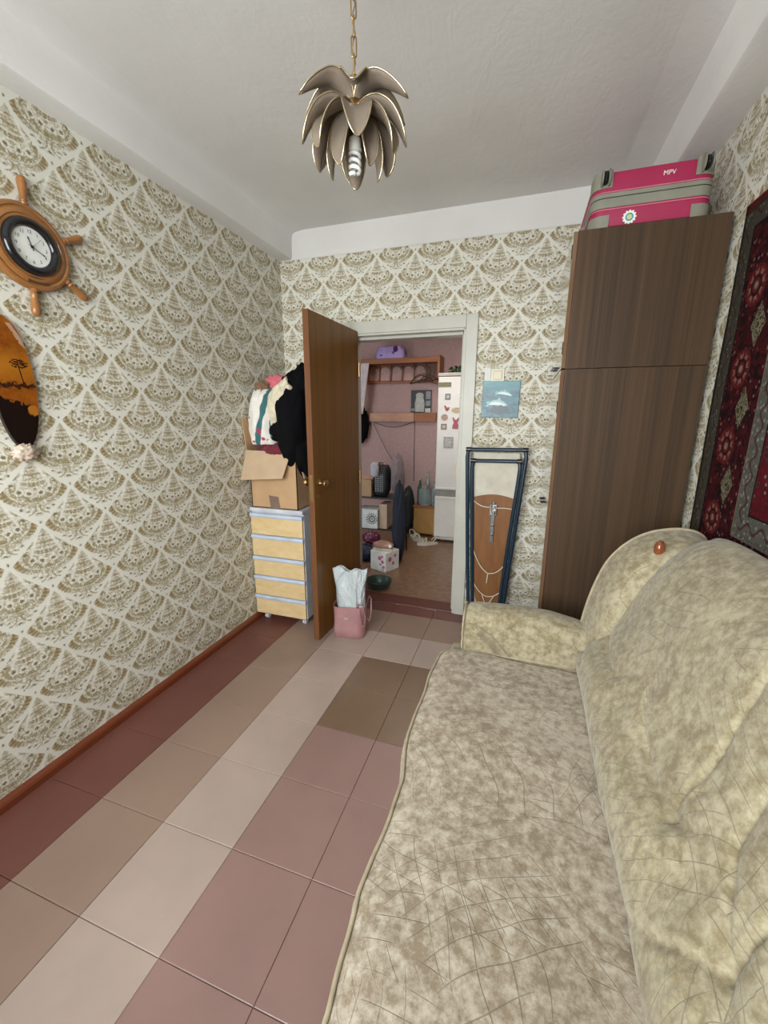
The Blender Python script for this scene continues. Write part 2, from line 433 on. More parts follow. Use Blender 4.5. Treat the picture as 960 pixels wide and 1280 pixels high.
# ================================================================== THE SETTING
D, W, ZC, ZT, YF = 2.839, 2.413, 2.499, 2.675, -0.62
OX0, OX1, OZ = .545, 1.340, 1.985          # door opening
floor = thing('floor', 'painted floor of square hardboard tiles with red, beige and pale border stripes', 'floor', (0, 0, 0), kind='structure')
link('floor_base', bx(-.02, W+.02, YF-.1, D+.0, -.06, -.006), M_joint, floor)
xs = [.012, .302]+[.302+.3*k for k in range(1, 7)]+[W]; ys = [.574+.3035*k for k in range(-4, 8)]
ys = [y for y in ys if y > YF+.05]; ys = [YF]+ys+[D]
proto = {}
for i in range(len(xs)-1):
    for j in range(len(ys)-1):
        x0, x1, y0, y1 = xs[i]+.0008, xs[i+1]-.0008, ys[j]+.0008, ys[j+1]-.0008
        if x1-x0 < .02: continue
        rl = i; rb = len(ys)-2-j                   # rings from left wall, from back wall
        rg = min(rl, rb)
        mat = F_red if rg == 0 else F_beige if rg == 1 else F_pale if rg == 2 else (F_brown if ys[j] > 1.4 else F_pink)
        key = (round(x1-x0, 3), round(y1-y0, 3), mat.name)
        cx_, cy_ = (x0+x1)/2, (y0+y1)/2; hx, hy = (x1-x0)/2, (y1-y0)/2
        if key not in proto:
            mb = MB(); b = .0018
            mb.add([(-hx, -hy, -.006), (hx, -hy, -.006), (hx, hy, -.006), (-hx, hy, -.006), (-hx, -hy, -.0012), (hx, -hy, -.0012), (hx, hy, -.0012), (-hx, hy, -.0012),
                    (-hx+b, -hy+b, 0), (hx-b, -hy+b, 0), (hx-b, hy-b, 0), (-hx+b, hy-b, 0)],
                   [(3, 2, 1, 0), (0, 1, 5, 4), (1, 2, 6, 5), (2, 3, 7, 6), (3, 0, 4, 7), (4, 5, 9, 8), (5, 6, 10, 9), (6, 7, 11, 10), (7, 4, 8, 11), (8, 9, 10, 11)])
            o = link('tile', mb, mat, floor, origin=(0, 0, 0)); proto[key] = o
        else:
            o = proto[key].copy(); C.objects.link(o); o.parent = floor
        o.location = (cx_, cy_, rnd(-.0004, .0004)); o.rotation_euler = (rnd(-.0014, .0014), rnd(-.0014, .0014), 0)
def struct(name, mb, mat, label, cat, parent=None, **k):
    o = link(name, mb, mat, parent, **k)
    if parent is None: tag(o, label, cat, kind='structure')
    return o
struct('wall_left', bx(-.12, 0, YF-.12, D+.0, -.06, ZT+.1), wp_left, 'left wall with brown and cream damask wallpaper, carrying the wheel clock', 'wall')
mb = MB(); T = .135
mb.box(-.12, OX0, D, D+T, -.06, ZT+.1); mb.box(OX1, W+.12, D, D+T, -.06, ZT+.1); mb.box(OX0, OX1, D, D+T, OZ, ZT+.1)
struct('wall_back', mb, wp_back, 'back wall with damask wallpaper around the doorway', 'wall')
struct('wall_right', bx(W, W+.12, YF-.12, D+.0, -.06, ZT+.1), wp_right, 'right wall with damask wallpaper behind the hanging rug', 'wall')
mb = MB(); wx0, wx1, wz0, wz1 = .25, 1.85, .88, 2.36
mb.box(0, wx0, YF-.12, YF, -.06, ZT+.1); mb.box(wx1, W, YF-.12, YF, -.06, ZT+.1); mb.box(wx0, wx1, YF-.12, YF, -.06, wz0); mb.box(wx0, wx1, YF-.12, YF, wz1, ZT+.1)
struct('wall_front', mb, wp_back, 'window wall behind the camera', 'wall')
win = thing('window_1', 'white window behind the camera', 'window', (1.05, YF-.06, wz0), kind='structure')
mb = MB(); f_ = .045
for a in ((wx0, wx0+f_, wz0, wz1), (wx1-f_, wx1, wz0, wz1), (wx0, wx1, wz0, wz0+f_), (wx0, wx1, wz1-f_, wz1), (1.03, 1.07, wz0, wz1)):
    mb.box(a[0], a[1], YF-.09, YF-.03, a[2], a[3])
link('window_frame', mb, M_white, win)
struct('ceiling', bx(-.12, W+.12, YF-.12, D+T, ZT, ZT+.1), M_plaster, 'whitewashed uneven plaster ceiling', 'ceiling')
# beams / crown bands
def beam(name, prof, y0, y1, label):
    mb = MB(); n = len(prof)
    ny = 50; rings = []
    for i in range(ny+1):
        y = y0+(y1-y0)*i/ny
        rings.append([Vector((x+(0 if x < .001 or x > W-.001 else .003*noise.noise(Vector((x*5, y*3, z*5)))), y, z+(0 if z >= ZT-.001 else .0022*noise.noise(Vector((x*7, y*5, 3)))))) for x, z in prof])
    mb.loft(rings)
    return struct(name, mb, M_plaster, label, 'ceiling beam', smooth=True, auto=28)
beam('trim_1', [(0, ZC), (.086, ZC+.001), (.097, ZC+.006), (.102, ZC+.02), (.104, ZC+.10), (.106, ZC+.135), (.112, ZC+.155), (.128, ZT-.010), (.165, ZT-.004), (.2, ZT), (0, ZT)], YF, D, 'whitewashed ceiling beam along the left wall')
beam('trim_2', [(W, ZC), (2.292, ZC+.001), (2.279, ZC+.008), (2.273, ZC+.022), (2.266, ZC+.08), (2.258, ZC+.125), (2.245, ZC+.155), (2.20, ZT-.008), (2.12, ZT), (W, ZT)], YF, D, 'whitewashed ceiling beam above the rug and wardrobe')
mb = MB(); mb.grid(lambda a, b: Vector((a*W, D-.006-.001*noise.noise(Vector((a*8, b*3, 0))), ZC-.004+.0025*noise.noise(Vector((a*14, 5, 0)))*(1-b)+(ZT-ZC+.004)*b)), 60, 6)
mb.box(0, W, D-.005, D+.001, ZC, ZT)
struct('trim_3', mb, M_plaster, 'white painted band above the wallpaper on the back wall', 'ceiling band')
# skirting
def skirt(name, y0, y1, label):
    prof = [(0, 0), (.021, 0), (.021, .026), (.016, .036), (.006, .045), (0, .046)]
    rings = [[Vector((x, y0+(y1-y0)*i/24, z)) for x, z in prof] for i in range(25)]
    return struct(name, MB().loft(rings), M_skirt, label, 'skirting board')
skirt('baseboard_left', YF, D, 'red-brown painted skirting board along the left wall')
struct('baseboard_back', bx(OX1+.08, W, D-.018, D, 0, .045), M_skirt, 'red-brown skirting board right of the doorway', 'skirting board', bevel=.004)
struct('baseboard_back', bx(.022, .485, D-.018, D, 0, .045), M_skirt, 'red-brown skirting board left of the doorway', 'skirting board', bevel=.004)
# door casing
cas = thing('trim_4', 'worn off-white door casing around the doorway', 'door frame', (.95, D, 0), kind='structure')
def casing(x0, x1, z0, z1, v=True):
    mb = MB(); n = 30; prof = [(0, 0), (.0, .016), (.006, .020), (.058, .020), (.064, .014), (.075, .012), (.075, 0)]
    L = []
    return mb
link('casing', bx(OX1, OX1+.074, D-.020, D+.001, 0, OZ+.079), M_casing, cas, bevel=.004)
link('casing', bx(OX0-.115, OX0+.0, D-.020, D+.001, 0, OZ+.079), M_casing, cas, bevel=.004)
link('casing', bx(OX0, OX1, D-.0195, D+.001, OZ, OZ+.079), M_casing, cas, bevel=.004)
link('stop_bead', bx(OX1-.014, OX1+.003, D-.012, D+T, 0, OZ), M_casing, cas, bevel=.003)
link('stop_bead', bx(OX0, OX0+.014, D+.03, D+T, 0, OZ), M_casing, cas, bevel=.003)
link('stop_bead', bx(OX0, OX1, D-.012, D+T, OZ-.014, OZ+.003), M_casing, cas, bevel=.003)
link('stop_bead', bx(OX1-.030, OX1-.01, D+.045, D+T, 0, OZ), M_casing, cas, bevel=.003)
link('stop_bead', bx(OX0+.012, OX1-.012, D+.045, D+T, OZ-.032, OZ-.01), M_casing, cas, bevel=.003)
link('hinge_plate', bx(OX1-.033, OX1-.0295, D+.055, D+.065, .98, 1.12), M_brass, cas)
struct('trim_5', bx(OX0, OX1, D-.0, D+T+.02, -.004, .007), M_thresh, 'dark red painted door threshold', 'threshold', bevel=.006)

# hall shell
HB = 5.10
struct('floor', bx(-.75, 2.6, D+T, HB, -.05, 0), M_hallfloor, 'brown hall floor beyond the doorway', 'floor')
struct('wall_hall_back', bx(-.85, 2.7, HB, HB+.1, -.05, 2.6), M_hall, 'pink papered hall wall behind the coat rack', 'wall')
struct('wall_hall_left', bx(-.85, -.75, D+T, HB, -.05, 2.6), M_hall, 'pink papered left hall wall', 'wall')
struct('wall_hall_right', bx(2.6, 2.7, D+T, HB, -.05, 2.6), M_hall, 'pink papered right hall wall', 'wall')
struct('ceiling', bx(-.85, 2.7, D+T, HB+.1, 2.6, 2.7), M_hallceil, 'hall ceiling', 'ceiling')
struct('trim_6', bx(-.75, 2.6, HB-.015, HB, 0, .06), M_skirt, 'red-brown hall skirting board', 'skirting board')

# ================================================================== DOOR LEAF (open into the room)
dr = thing('door_1', 'brown veneered door leaf standing open beside the drawer unit', 'door', (.600, D-.022, 0), kind='structure')
hx, hy = .600, D-.022; fx, fy = .573, 2.158
dv = Vector((fx-hx, fy-hy, 0)); Ld = dv.length; dv.normalize(); nv = Vector((-dv.y, dv.x, 0))   # nv towards +x
if nv.x < 0: nv = -nv
MD = Matrix((dv, -nv, Vector((0, 0, 1)))).transposed().to_4x4(); MD.translation = (hx, hy, 0)    # local x along the leaf, y away from camera side
th = .036
link('leaf', bx(0.0, Ld-.006, 0, th, .010, 2.0, M=MD), M_door, dr, bevel=.0015)
link('edge_strip', bx(Ld-.006, Ld, -.0005, th+.0005, .010, 2.0, M=MD), M_dooredge, dr, bevel=.001)
link('lock_plate', bx(Ld-.001, Ld+.0015, .007, th-.007, .93, 1.09, M=MD), M_brass, dr)
for side in (-1, 1):
    y_ = 0 if side < 0 else th
    Mk = MD @ Matrix.Translation((Ld-.055, y_, 1.035)) @ Matrix.Rotation(radians(90 if side < 0 else -90), 4, 'X')
    k = link('door_knob', MB().lathe([(.022, 0), (.024, .004), (.014, .008), (.010, .014), (.010, .028), (.020, .036), (.026, .046), (.024, .056), (.012, .062), (0.0005, .063)], 20, Mk), M_brass, dr, smooth=True, auto=50)
    link('key_rose', MB().lathe([(.012, 0), (.012, .003), (.0005, .004)], 14, MD @ Matrix.Translation((Ld-.055, y_, .955)) @ Matrix.Rotation(radians(90 if side < 0 else -90), 4, 'X')), M_brass, dr)
for z in (.25, 1.0, 1.75):
    link('hinge', MB().tube([(hx+.006, hy+.004, z-.045), (hx+.006, hy+.004, z+.045)], .006, 10), M_brass, dr)

# ================================================================== DRAWER UNIT
DX0, DX1, DY0, DY1 = .008, .412, 2.290, 2.690
du = thing('drawer_unit', 'narrow drawer unit with birch fronts on castors, between left wall and door', 'drawers', ((DX0+DX1)/2, (DY0+DY1)/2, 0))
link('carcass', bx(DX0+.002, DX1-.002, DY0+.018, DY1, .052, .800), M_grey, du, bevel=.002)
link('top_board', bx(DX0, DX1, DY0-.002, DY1, .802, .828), M_grey, du, bevel=.003)
zt = [.792, .640, .485, .342, .196]; zb = [.644, .489, .346, .200, .056]
for i in range(5):
    d = link('drawer_front', bx(DX0+.003, DX1-.006, DY0, DY0+.017, zb[i], zt[i]-.030), M_birch, du, bevel=.0015)
    mb = MB(); poly = [(0, 0), (-.010, .003), (-.014, .014), (-.012, .026), (-.004, .030), (.010, .030), (.010, 0)]
    Mx = Matrix(((0, 0, 1, DX0+.001), (1, 0, 0, DY0+.004), (0, 1, 0, zt[i]-.031), (0, 0, 0, 1)))
    mb.prism(poly, DX1-DX0-.003, Mx)
    link('pull_rail', mb, M_steelblue, d, bevel=.001)
for x, y in ((DX0+.06, DY0+.045), (DX1-.04, DY0+.045), (DX0+.06, DY1-.05), (DX1-.04, DY1-.05)):
    mb = MB(); Mw = Matrix.Translation((x-.006, y, .020)) @ Matrix.Rotation(radians(90), 4, 'Y')
    mb.lathe([(.0005, -.007), (.017, -.007), (.020, -.004), (.020, .004), (.017, .007), (.0005, .007)], 16, Mw)
    mb.lathe([(.0005, .008), (.017, .008), (.020, .011), (.020, .019), (.017, .022), (.0005, .022)], 16, Mw)
    cst = link('caster', mb, M_grey, du, smooth=True, auto=40)
    link('caster_fork', MB().box(x-.014, x+.017, y-.013, y+.016, .034, .053), M_black, cst)

# ---- cardboard box on it
BX0, BX1, BY0, BY1, BZ0, BZ1 = .022, .372, 2.305, 2.640, .829, 1.205
cb = thing('cardboard_box', 'open brown cardboard box with front flap folded down, on the drawer unit', 'box', ((BX0+BX1)/2, (BY0+BY1)/2, BZ0))
mb = MB(); t_ = .005
mb.box(BX0, BX1, BY0, BY0+t_, BZ0, BZ1); mb.box(BX0, BX1, BY1-t_, BY1, BZ0, BZ1)
mb.box(BX0, BX0+t_, BY0, BY1, BZ0, BZ1); mb.box(BX1-t_, BX1, BY0, BY1, BZ0, BZ1); mb.box(BX0, BX1, BY0, BY1, BZ0, BZ0+t_)
link('carton', mb, M_card, cb)
def flap(a, b, c, d, mat=M_cardlight, t=.005):
    mb = MB(); mb.grid(lambda u, v: (Vector(a)*(1-u)+Vector(b)*u)*(1-v)+(Vector(d)*(1-u)+Vector(c)*u)*v+Vector((0, -.003, 0))*sin(pi*u)*1.0, 6, 4)
    return link('flap', mb, mat, cb, solid=t)
flap((BX0-.015, BY0-.006, BZ1+.006), (BX1-.030, BY0-.006, BZ1+.002), (BX1-.058, BY0-.075, 1.045), (BX0-.018, BY0-.080, 1.022))
flap((BX1+.003, BY0, BZ1), (BX1+.003, BY1, BZ1), (BX1+.045, BY1-.02, 1.045), (BX1+.045, BY0+.02, 1.035))
flap((BX0+.0, BY1, BZ1), (BX1, BY1, BZ1), (BX1-.02, BY1+.06, BZ1+.16), (BX0+.02, BY1+.06, BZ1+.17))
flap((.012, BY0-.01, BZ1), (.012, BY1, BZ1), (.010, BY1-.02, BZ1+.20), (.010, BY0-.035, BZ1+.215), M_card)
link('parcel_tape', MB().grid(lambda u, v: Vector((.155+.075*u+.012*(1-v), BY0-.0012, BZ0+.002+.085*v-.006*u)), 2, 2), M_tape, cb)

# ---- heap of textiles on the box
def lump(c, r, amp=.15, fr=3.0, fold=0, ffr=9, seed=0, nu=40, nv=28, pw=1.0, flat=None, fdir=(1, 0, 0)):
    mb = MB(); c = Vector(c); fd = Vector(fdir)
    def f(a, b):
        th = 2*pi*a; ph = pi*(b-.5)
        d = Vector((cos(th)*cos(ph), sin(th)*cos(ph), sin(ph)))
        e = Vector([math.copysign(abs(x)**pw, x) for x in d])
        k = 1+amp*noise.fractal(d*fr+Vector((seed*3.1, seed, 0)), 1.0, 2.0, 3)
        if fold: k += fold*(1-abs(sin(ffr*(d.dot(fd)+.25*noise.noise(d*2+Vector((seed, 0, 0))))))*2)
        p = Vector((e.x*r[0], e.y*r[1], e.z*r[2]))*k+c
        if flat is not None and p.z < flat: p.z = flat+(.0004*(a-.5))
        return p
    vs = []; 
    top = f(0, 1); bot = f(0, 0)
    vs = [bot]+[f(i/nu, j/nv) for j in range(1, nv) for i in range(nu)]+[top]
    fs = [(0, 1+(i+1) % nu, 1+i) for i in range(nu)]
    for j in range(nv-2):
        for i in range(nu): fs.append((1+j*nu+i, 1+j*nu+(i+1) % nu, 1+(j+1)*nu+(i+1) % nu, 1+(j+1)*nu+i))
    L = len(vs)-1; fs += [(1+(nv-2)*nu+i, 1+(nv-2)*nu+(i+1) % nu, L) for i in range(nu)]
    return mb.add(vs, fs)
def cloth(name, col, bump=.35, sheen=.1, rough=.9): return simple(name, col, rough, var=.12, sc_=25, bump=bump, bscale=220, Sheen_Weight=sheen)
def fleece():
    m = Mat('printed_white_fleece', rough=.95, Sheen_Weight=.2); p = m.pos(); X = m.xyz(p)
    col = mix((.66, .63, .57), (.78, .76, .71), m.noise(p, 40, 3))
    wob = (m.noise(p, 9, 2)-.5)*.05
    a = (X[0]+wob-X[2]*.22)
    col = mix(col, (.035, .13, .14), (a+.158).abs().step(.018, .014)*X[2].gt(1.20)*X[2].lt(1.60))
    dd = m.length(m.scale(p, 1/.013, 0, 1/.017, (-.135/.013, 0, -1.335/.017))).step(1.2, .9)
    col = mix(col, (.45, .03, .09), dd.max(m.length(m.scale(p, 1/.012, 0, 1/.01, (-.155/.012, 0, -1.288/.01))).step(1.2, .9)).max(
        m.length(m.scale(p, 1/.009, 0, 1/.008, (-.045/.009, 0, -1.42/.008))).step(1.2, .9)).max(m.length(m.scale(p, 1/.012, 0, 1/.006, (-.075/.012, 0, -1.268/.006))).step(1.2, .9)))
    m.set('Base Color', col); m.bump(m.noise(p, 300, 2), .4, .003); return m.m
M_fleece = fleece(); M_teal = cloth('teal_cloth', (.03, .14, .15)); M_cream = cloth('cream_cloth', (.62, .56, .42)); M_burg = cloth('burgundy_cloth', (.14, .012, .025), .3)
M_pinkt = cloth('pink_towel', (.60, .14, .17)); M_scarf = cloth('brown_cloth', (.22, .12, .07))
HEAP0 = set(bpy.data.objects.keys())
T1 = 'textiles heaped on the cardboard box'
tag(link('folded_cloth', lump((.19, 2.50, 1.225), (.165, .155, .050), .18, 3, .05, 10, 1), M_burg, origin=(.19, 2.50, 1.18), smooth=True), 'burgundy knitted cloth at the bottom of the textile heap, over the box rim', 'clothes', T1)
tag(link('folded_cloth', lump((.225, 2.36, 1.215), (.085, .030, .030), .2, 3, .07, 7, 5, fdir=(1, 0, .6)), M_burg, origin=(.22, 2.36, 1.19), smooth=True), 'end of burgundy cloth hanging over the folded front flap of the box', 'clothes', T1)
bl = thing('fleece_blanket', 'white fleece blanket with teal stripes and crimson flowers stuffed in the box', 'blanket', (.12, 2.45, 1.24), T1)
mb = MB()
def sheetpt(a, b):       # a across x, b up
    z = 1.250+.345*b
    x0 = .008+.036*b**2.5+.010*(1-b)**4; x1 = .225-.015*b
    x = x0+(x1-x0)*a
    bulge = .135*sqrt(max(0, 1-(2*a-1)**2*.97))*sqrt(max(.02, 1-(abs(b-.42)/.62)**2.4))
    y = 2.470-bulge-.012*abs(sin(9.5*a+1.4*b+1.2*noise.noise(Vector((a*3, b*2, 4)))))-.010*noise.fractal(Vector((a*5, b*5, 1)), 1, 2, 3)
    return Vector((x, y, z))
mb.grid(sheetpt, 44, 44); link('blanket_front', mb, M_fleece, bl, smooth=True, solid=.010)
link('blanket_roll', lump((.115, 2.53, 1.42), (.095, .10, .165), .12, 3, .05, 8, 3), M_fleece, bl, smooth=True)
mb = MB()
def tealpt(a, b):
    z = 1.275+.30*b; x = .175+.028*b*0+(.062-.030*b)*a-.012*b
    return Vector((x, 2.352+.035*b+.018*abs(sin(6*a+2.5*b))+.012*noise.noise(Vector((a*4, b*5, 9))), z+.02*sin(3*a)))
mb.grid(tealpt, 14, 40); tag(link('teal_ribbon_cloth', mb, M_teal, origin=(.2, 2.37, 1.27), smooth=True, solid=.007), 'teal cloth hanging down beside the white printed blanket', 'clothes', T1)
mb = MB()
def crm(a, b):
    p = Vector((.175, 2.40, 1.37))*(1-b)+Vector((.36, 2.36, 1.625))*b
    wd = .055+.085*sin(pi*min(1, b*.95+.12))
    off = Vector((-.5, 0, .9))*(a-.35)*wd*1.1
    return p+off+Vector((0, -.028*sin(pi*a)+.020*noise.fractal(Vector((a*3, b*5, 2)), 1, 2, 3), 0))
mb.grid(crm, 24, 40); tag(link('cream_cloth', mb, M_cream, origin=(.27, 2.38, 1.4), smooth=True, solid=.022), 'cream fleece draped across the top of the heap towards the door', 'clothes', T1)
tag(link('towel', lump((.175, 2.53, 1.632), (.095, .075, .062), .22, 3, .08, 7, 8), M_pinkt, origin=(.17, 2.53, 1.58), smooth=True), 'coral pink towel crumpled on top of the heap', 'towel', T1)
tag(link('brown_cloth', lump((.105, 2.46, 1.598), (.058, .065, .050), .30, 3.5, .14, 9, 11), M_scarf, origin=(.1, 2.46, 1.56), smooth=True), 'brown patterned cloth below the pink towel', 'clothes', T1)
ct = thing('black_coat', 'black coat slumped over the box against the open door', 'coat', (.38, 2.48, 1.1), T1)
link('coat_body', lump((.335, 2.47, 1.395), (.110, .165, .290), .16, 1.8, .022, 6, 21, 56, 44, pw=.85), M_blackcloth, ct, smooth=True)
link('coat_sleeve', lump((.262, 2.385, 1.335), (.085, .055, .065), .18, 2, .03, 6, 23), M_blackcloth, ct, smooth=True)
link('coat_collar', lump((.400, 2.47, 1.640), (.055, .10, .105), .2, 2.5, .03, 6, 25), M_blackcloth, ct, smooth=True)
link('coat_hem', lump((.405, 2.45, 1.175), (.055, .12, .135), .15, 2, .03, 6, 26), M_blackcloth, ct, smooth=True)

for k_ in [o for o in bpy.data.objects if o.name not in HEAP0 and o.parent is None]: k_.location.y -= .060

# ================================================================== SHIP'S WHEEL CLOCK on the left wall
cl = thing('wheel_clock', "wooden ship's wheel wall clock with black bezel on the left wall", 'clock', (.0, 1.148, 2.010))
MC = Matrix(((0, 0, 1, .001), (1, 0, 0, 1.148), (0, 1, 0, 2.010), (0, 0, 0, 1)))       # disc normal = +x; local x -> y, local y -> z
link('wheel_rim', MB().lathe([(.070, 0), (.136, 0), (.139, .004), (.139, .018), (.134, .024), (.126, .026), (.122, .023), (.118, .023), (.114, .027), (.103, .029), (.100, .026), (.092, .026), (.089, .022), (.070, .020)], 72, MC), M_clockwood, cl, smooth=True, auto=35)
link('bezel', MB().lathe([(.060, .022), (.091, .022), (.0925, .028), (.089, .038), (.080, .044), (.070, .042), (.063, .033), (.062, .024)], 64, MC), M_black, cl, smooth=True, auto=60)
dl = link('dial', MB().lathe([(.0003, .024), (.064, .024), (.064, .0285), (.0003, .0287)], 48, MC), M_paper, cl)
def text(body, size, M, mat, parent, name='numeral', ext=.0004):
    cu = bpy.data.curves.new('t', 'FONT'); cu.body = body; cu.size = size; cu.align_x = 'CENTER'; cu.align_y = 'CENTER'; cu.extrude = ext; cu.resolution_u = 3
    to = bpy.data.objects.new('t', cu); C.objects.link(to)
    dg = bpy.context.evaluated_depsgraph_get(); me = bpy.data.meshes.new_from_object(to.evaluated_get(dg))
    bpy.data.objects.remove(to)
    mb = MB(); mb.add([M @ v.co for v in me.vertices], [tuple(p.vertices) for p in me.polygons])
    return link(name, mb, mat, parent)
M_num = simple('grey_print', (.10, .10, .11), .6)
for h in range(1, 13):
    a = pi/2-h*pi/6
    text(str(h), .0155, MC @ Matrix.Translation((.0485*cos(a), .0485*sin(a), .0289)), M_num, dl)
def hand(ang, L, wd, z, tail=.012):
    a = pi/2-radians(ang); Mh = MC @ Matrix.Translation((0, 0, z)) @ Matrix.Rotation(a, 4, 'Z')
    return MB().prism([(-tail, -wd*.5), (L*.72, -wd*.5), (L*.76, -wd), (L, 0), (L*.76, wd), (L*.72, wd*.5), (-tail, wd*.5)], .0008, Mh)
link('hour_hand', hand(342, .033, .0026, .0305), M_black, cl); link('minute_hand', hand(116, .048, .0022, .0320), M_black, cl); link('second_hand', hand(45, .050, .0006, .0335), M_black, cl)
link('hub_cap', MB().lathe([(.004, .029), (.004, .035), (.0003, .0355)], 12, MC), M_black, cl)
mg = Mat('clock_glass', (1, 1, 1), .02, Transmission_Weight=1.0, IOR=1.1, Alpha=.25)
link('glass', MB().lathe([(.0003, .0385), (.062, .0365)], 40, MC), mg.m, cl, smooth=True)
for k in range(6):
    a = radians(-13.5+60*k+40)
    Mh = MC @ Matrix.Rotation(a, 4, 'Z') @ Matrix.Translation((.130, 0, .014)) @ Matrix.Rotation(radians(90), 4, 'Y')
    link('spoke_handle', MB().lathe([(.010, 0), (.010, .006), (.013, .009), (.013, .013), (.009, .016), (.009, .019), (.013, .023), (.010, .028), (.0115, .045), (.0145, .070), (.015, .082), (.012, .093), (.006, .098), (.0004, .099)], 18, Mh), M_clockwood, cl, smooth=True, auto=50)
link('name_plate', bx(.024, .0285, 1.120, 1.186, 1.893, 1.913), simple('dark_plate', (.07, .035, .02), .35), cl)

# ---- lacquered oval plaque
pq = thing('oval_plaque', 'glossy amber and black lacquered oval plaque with a palm-tree seascape, below the wheel clock', 'wall decoration', (0, 1.0, 1.53))
def plaquemat():
    m = Mat('lacquered_seascape', rough=.12); m.b.inputs['Coat Weight'].default_value = .8; p = m.pos(); X = m.xyz(p)
    y, z = X[1], X[2]; n = m.noise(p, 22, 5, .7); n2 = (m.noise(p, 60, 4, .7)-.5)
    col = mix((.30, .095, .008), (.16, .035, .004), z.step(1.75, 1.62)*0+n.step(.3, .7))
    col = mix(col, (.40, .15, .012), (z+n2*.06-1.60).abs().step(.07, .01)*.7)
    col = mix(col, (.035, .010, .004), (z+n2*.05-1.532).abs().step(.012, .006))
    trunk = (y-1.046+(z-1.56)*.12).abs().lt(.0022)*z.gt(1.54)*z.lt(1.605)
    fr = m.length(m.scale(p, 0, 1/.030, 1/.016, (0, -1.044/.030, -1.607/.016)))
    col = mix(col, (.03, .010, .004), trunk.max(fr.lt(1.0)*m.noise(m.scale(p, 1, 1, 3), 90, 2).gt(.47)))
    col = mix(col, (.40, .25, .16), (y*.9+z*.55-1.885+n2*.03).abs().lt(.008)*z.gt(1.66)*z.lt(1.74))
    col = mix(col, (.006, .003, .003), ((z-1.46)*1.0+(1.06-y)*-.35+n2*.08).step(.004, -.002)*(m.blob(p, (0, 0), (1, 1))*0+1.0))
    col = mix(col, (.36, .13, .015), (m.length(m.scale(p, 0, 1/.022, 1/.02, (0, -1.065/.022, -1.445/.02)))+n2*1.2).step(1.0, .8))
    m.set('Base Color', col); return m.m
def ellM(y0, z0, ry, rz, tilt, x0): return Matrix(((0, 0, 1, x0), (cos(tilt)*ry, -sin(tilt)*rz, 0, y0), (sin(tilt)*ry, cos(tilt)*rz, 0, z0), (0, 0, 0, 1)))
link('plaque', MB().lathe([(.0005, 0.0), (.96, .0), (1.0, .006), (1.0, .012), (.975, .017), (.0005, .019)], 64, ellM(1.020, 1.535, .0685, .2275, radians(0), .001)), plaquemat(), pq, smooth=True, auto=40)
mb = lump((.020, 1.012, 1.298), (.020, .040, .030), .25, 4, .10, 9, 4)
link('shell_foot', mb, simple('pale_shell', (.55, .45, .36), .4, bump=.3), pq, smooth=True)

# ================================================================== PENDANT LAMP
LX, LY = 1.245, 1.20
LZ = 2.220; LS = .77
lp = thing('pendant_lamp', 'lotus-shaped pendant lamp with smoky glass petals hanging on a chain', 'lamp', (LX, LY, ZT))
mp = Mat('smoky_frosted_glass', (.20, .165, .145), .28, Transmission_Weight=.4, IOR=1.2)
p_ = mp.co(); mp.set('Base Color', mix((.20, .155, .115), (.36, .30, .24), mp.noise(p_, 18, 4, .6))); mp.bump(mp.noise(p_, 160, 2), .2, .002); M_petal = mp.m
M_rim = simple('silvered_rim', (.62, .52, .34), .25, .9)
def bez(P, t):
    n = len(P)-1; i = min(int(t*n), n-1); f = t*n-i
    p0 = P[max(i-1, 0)]; p1 = P[i]; p2 = P[i+1]; p3 = P[min(i+2, n)]
    return tuple(.5*((2*b)+(-a+c)*f+(2*a-5*b+4*c-d)*f*f+(-a+3*b-3*c+d)*f**3) for a, b, c, d in zip(p0, p1, p2, p3))
def petal(mid, wmax, az, cup, tipw=.12, base=.35, seed=0):
    ca, sa = cos(az), sin(az)
    def P(t, s):
        r, z = bez(mid, t); r2, z2 = bez(mid, min(1, t+.02)); r1, z1 = bez(mid, max(0, t-.02))
        tr, tz = r2-r1, z2-z1; L = sqrt(tr*tr+tz*tz) or 1; nr, nz = tz/L, -tr/L
        wd = wmax*(base+(1-base)*sin(pi*min(1, t*1.05)**.9)) if t < .62 else wmax*(base+(1-base)*sin(pi*(.62*1.05)**.9))*max(tipw*.4, max(0, 1-((t-.62)/.38)**1.5)**.72)
        k = cup*wd*(s*s)
        rr = r-nr*k; zz = z-nz*k
        return Vector((LX+(rr*ca-s*wd*sa)*LS, LY+(rr*sa+s*wd*ca)*LS, LZ+zz*LS))
    mb = MB(); nt_, ns = 16, 8
    mb.grid(lambda a, b: P(a, 2*b-1), nt_, ns)
    pe = link('petal', mb, M_petal, lp, smooth=True, solid=.0022)
    edge = [P(i/22, -1) for i in range(23)]+[P(1-i/22, 1) for i in range(23)]
    link('petal_rim', MB().tube(edge,   .0021, 6, closed=True), M_rim, pe, smooth=True)
FR = -pi/2+.36         # azimuth of the camera seen from the lamp
for az in (0, 68, 112, 180, 248, 292):
    f_ = .72 if az == 0 else 1.0
    petal([(.014, .006), (.040*f_, .034), (.085*f_, .046), (.135*f_, .024), (.186*f_, -.008)], .043, FR+radians(az), .55, tipw=.55, base=.25)
for az in (80, 132, 180, 228, 280): petal([(.016, -.002), (.068, -.004), (.118, -.034), (.152, -.078), (.176, -.122)], .046, FR+radians(az), .45, tipw=.5, base=.22)
for k in range(6): petal([(.016, -.004), (.060, -.026), (.108, -.066), (.134, -.112), (.142, -.158)], .048, FR+k*pi/3+.08, .42, tipw=.3, base=.20)
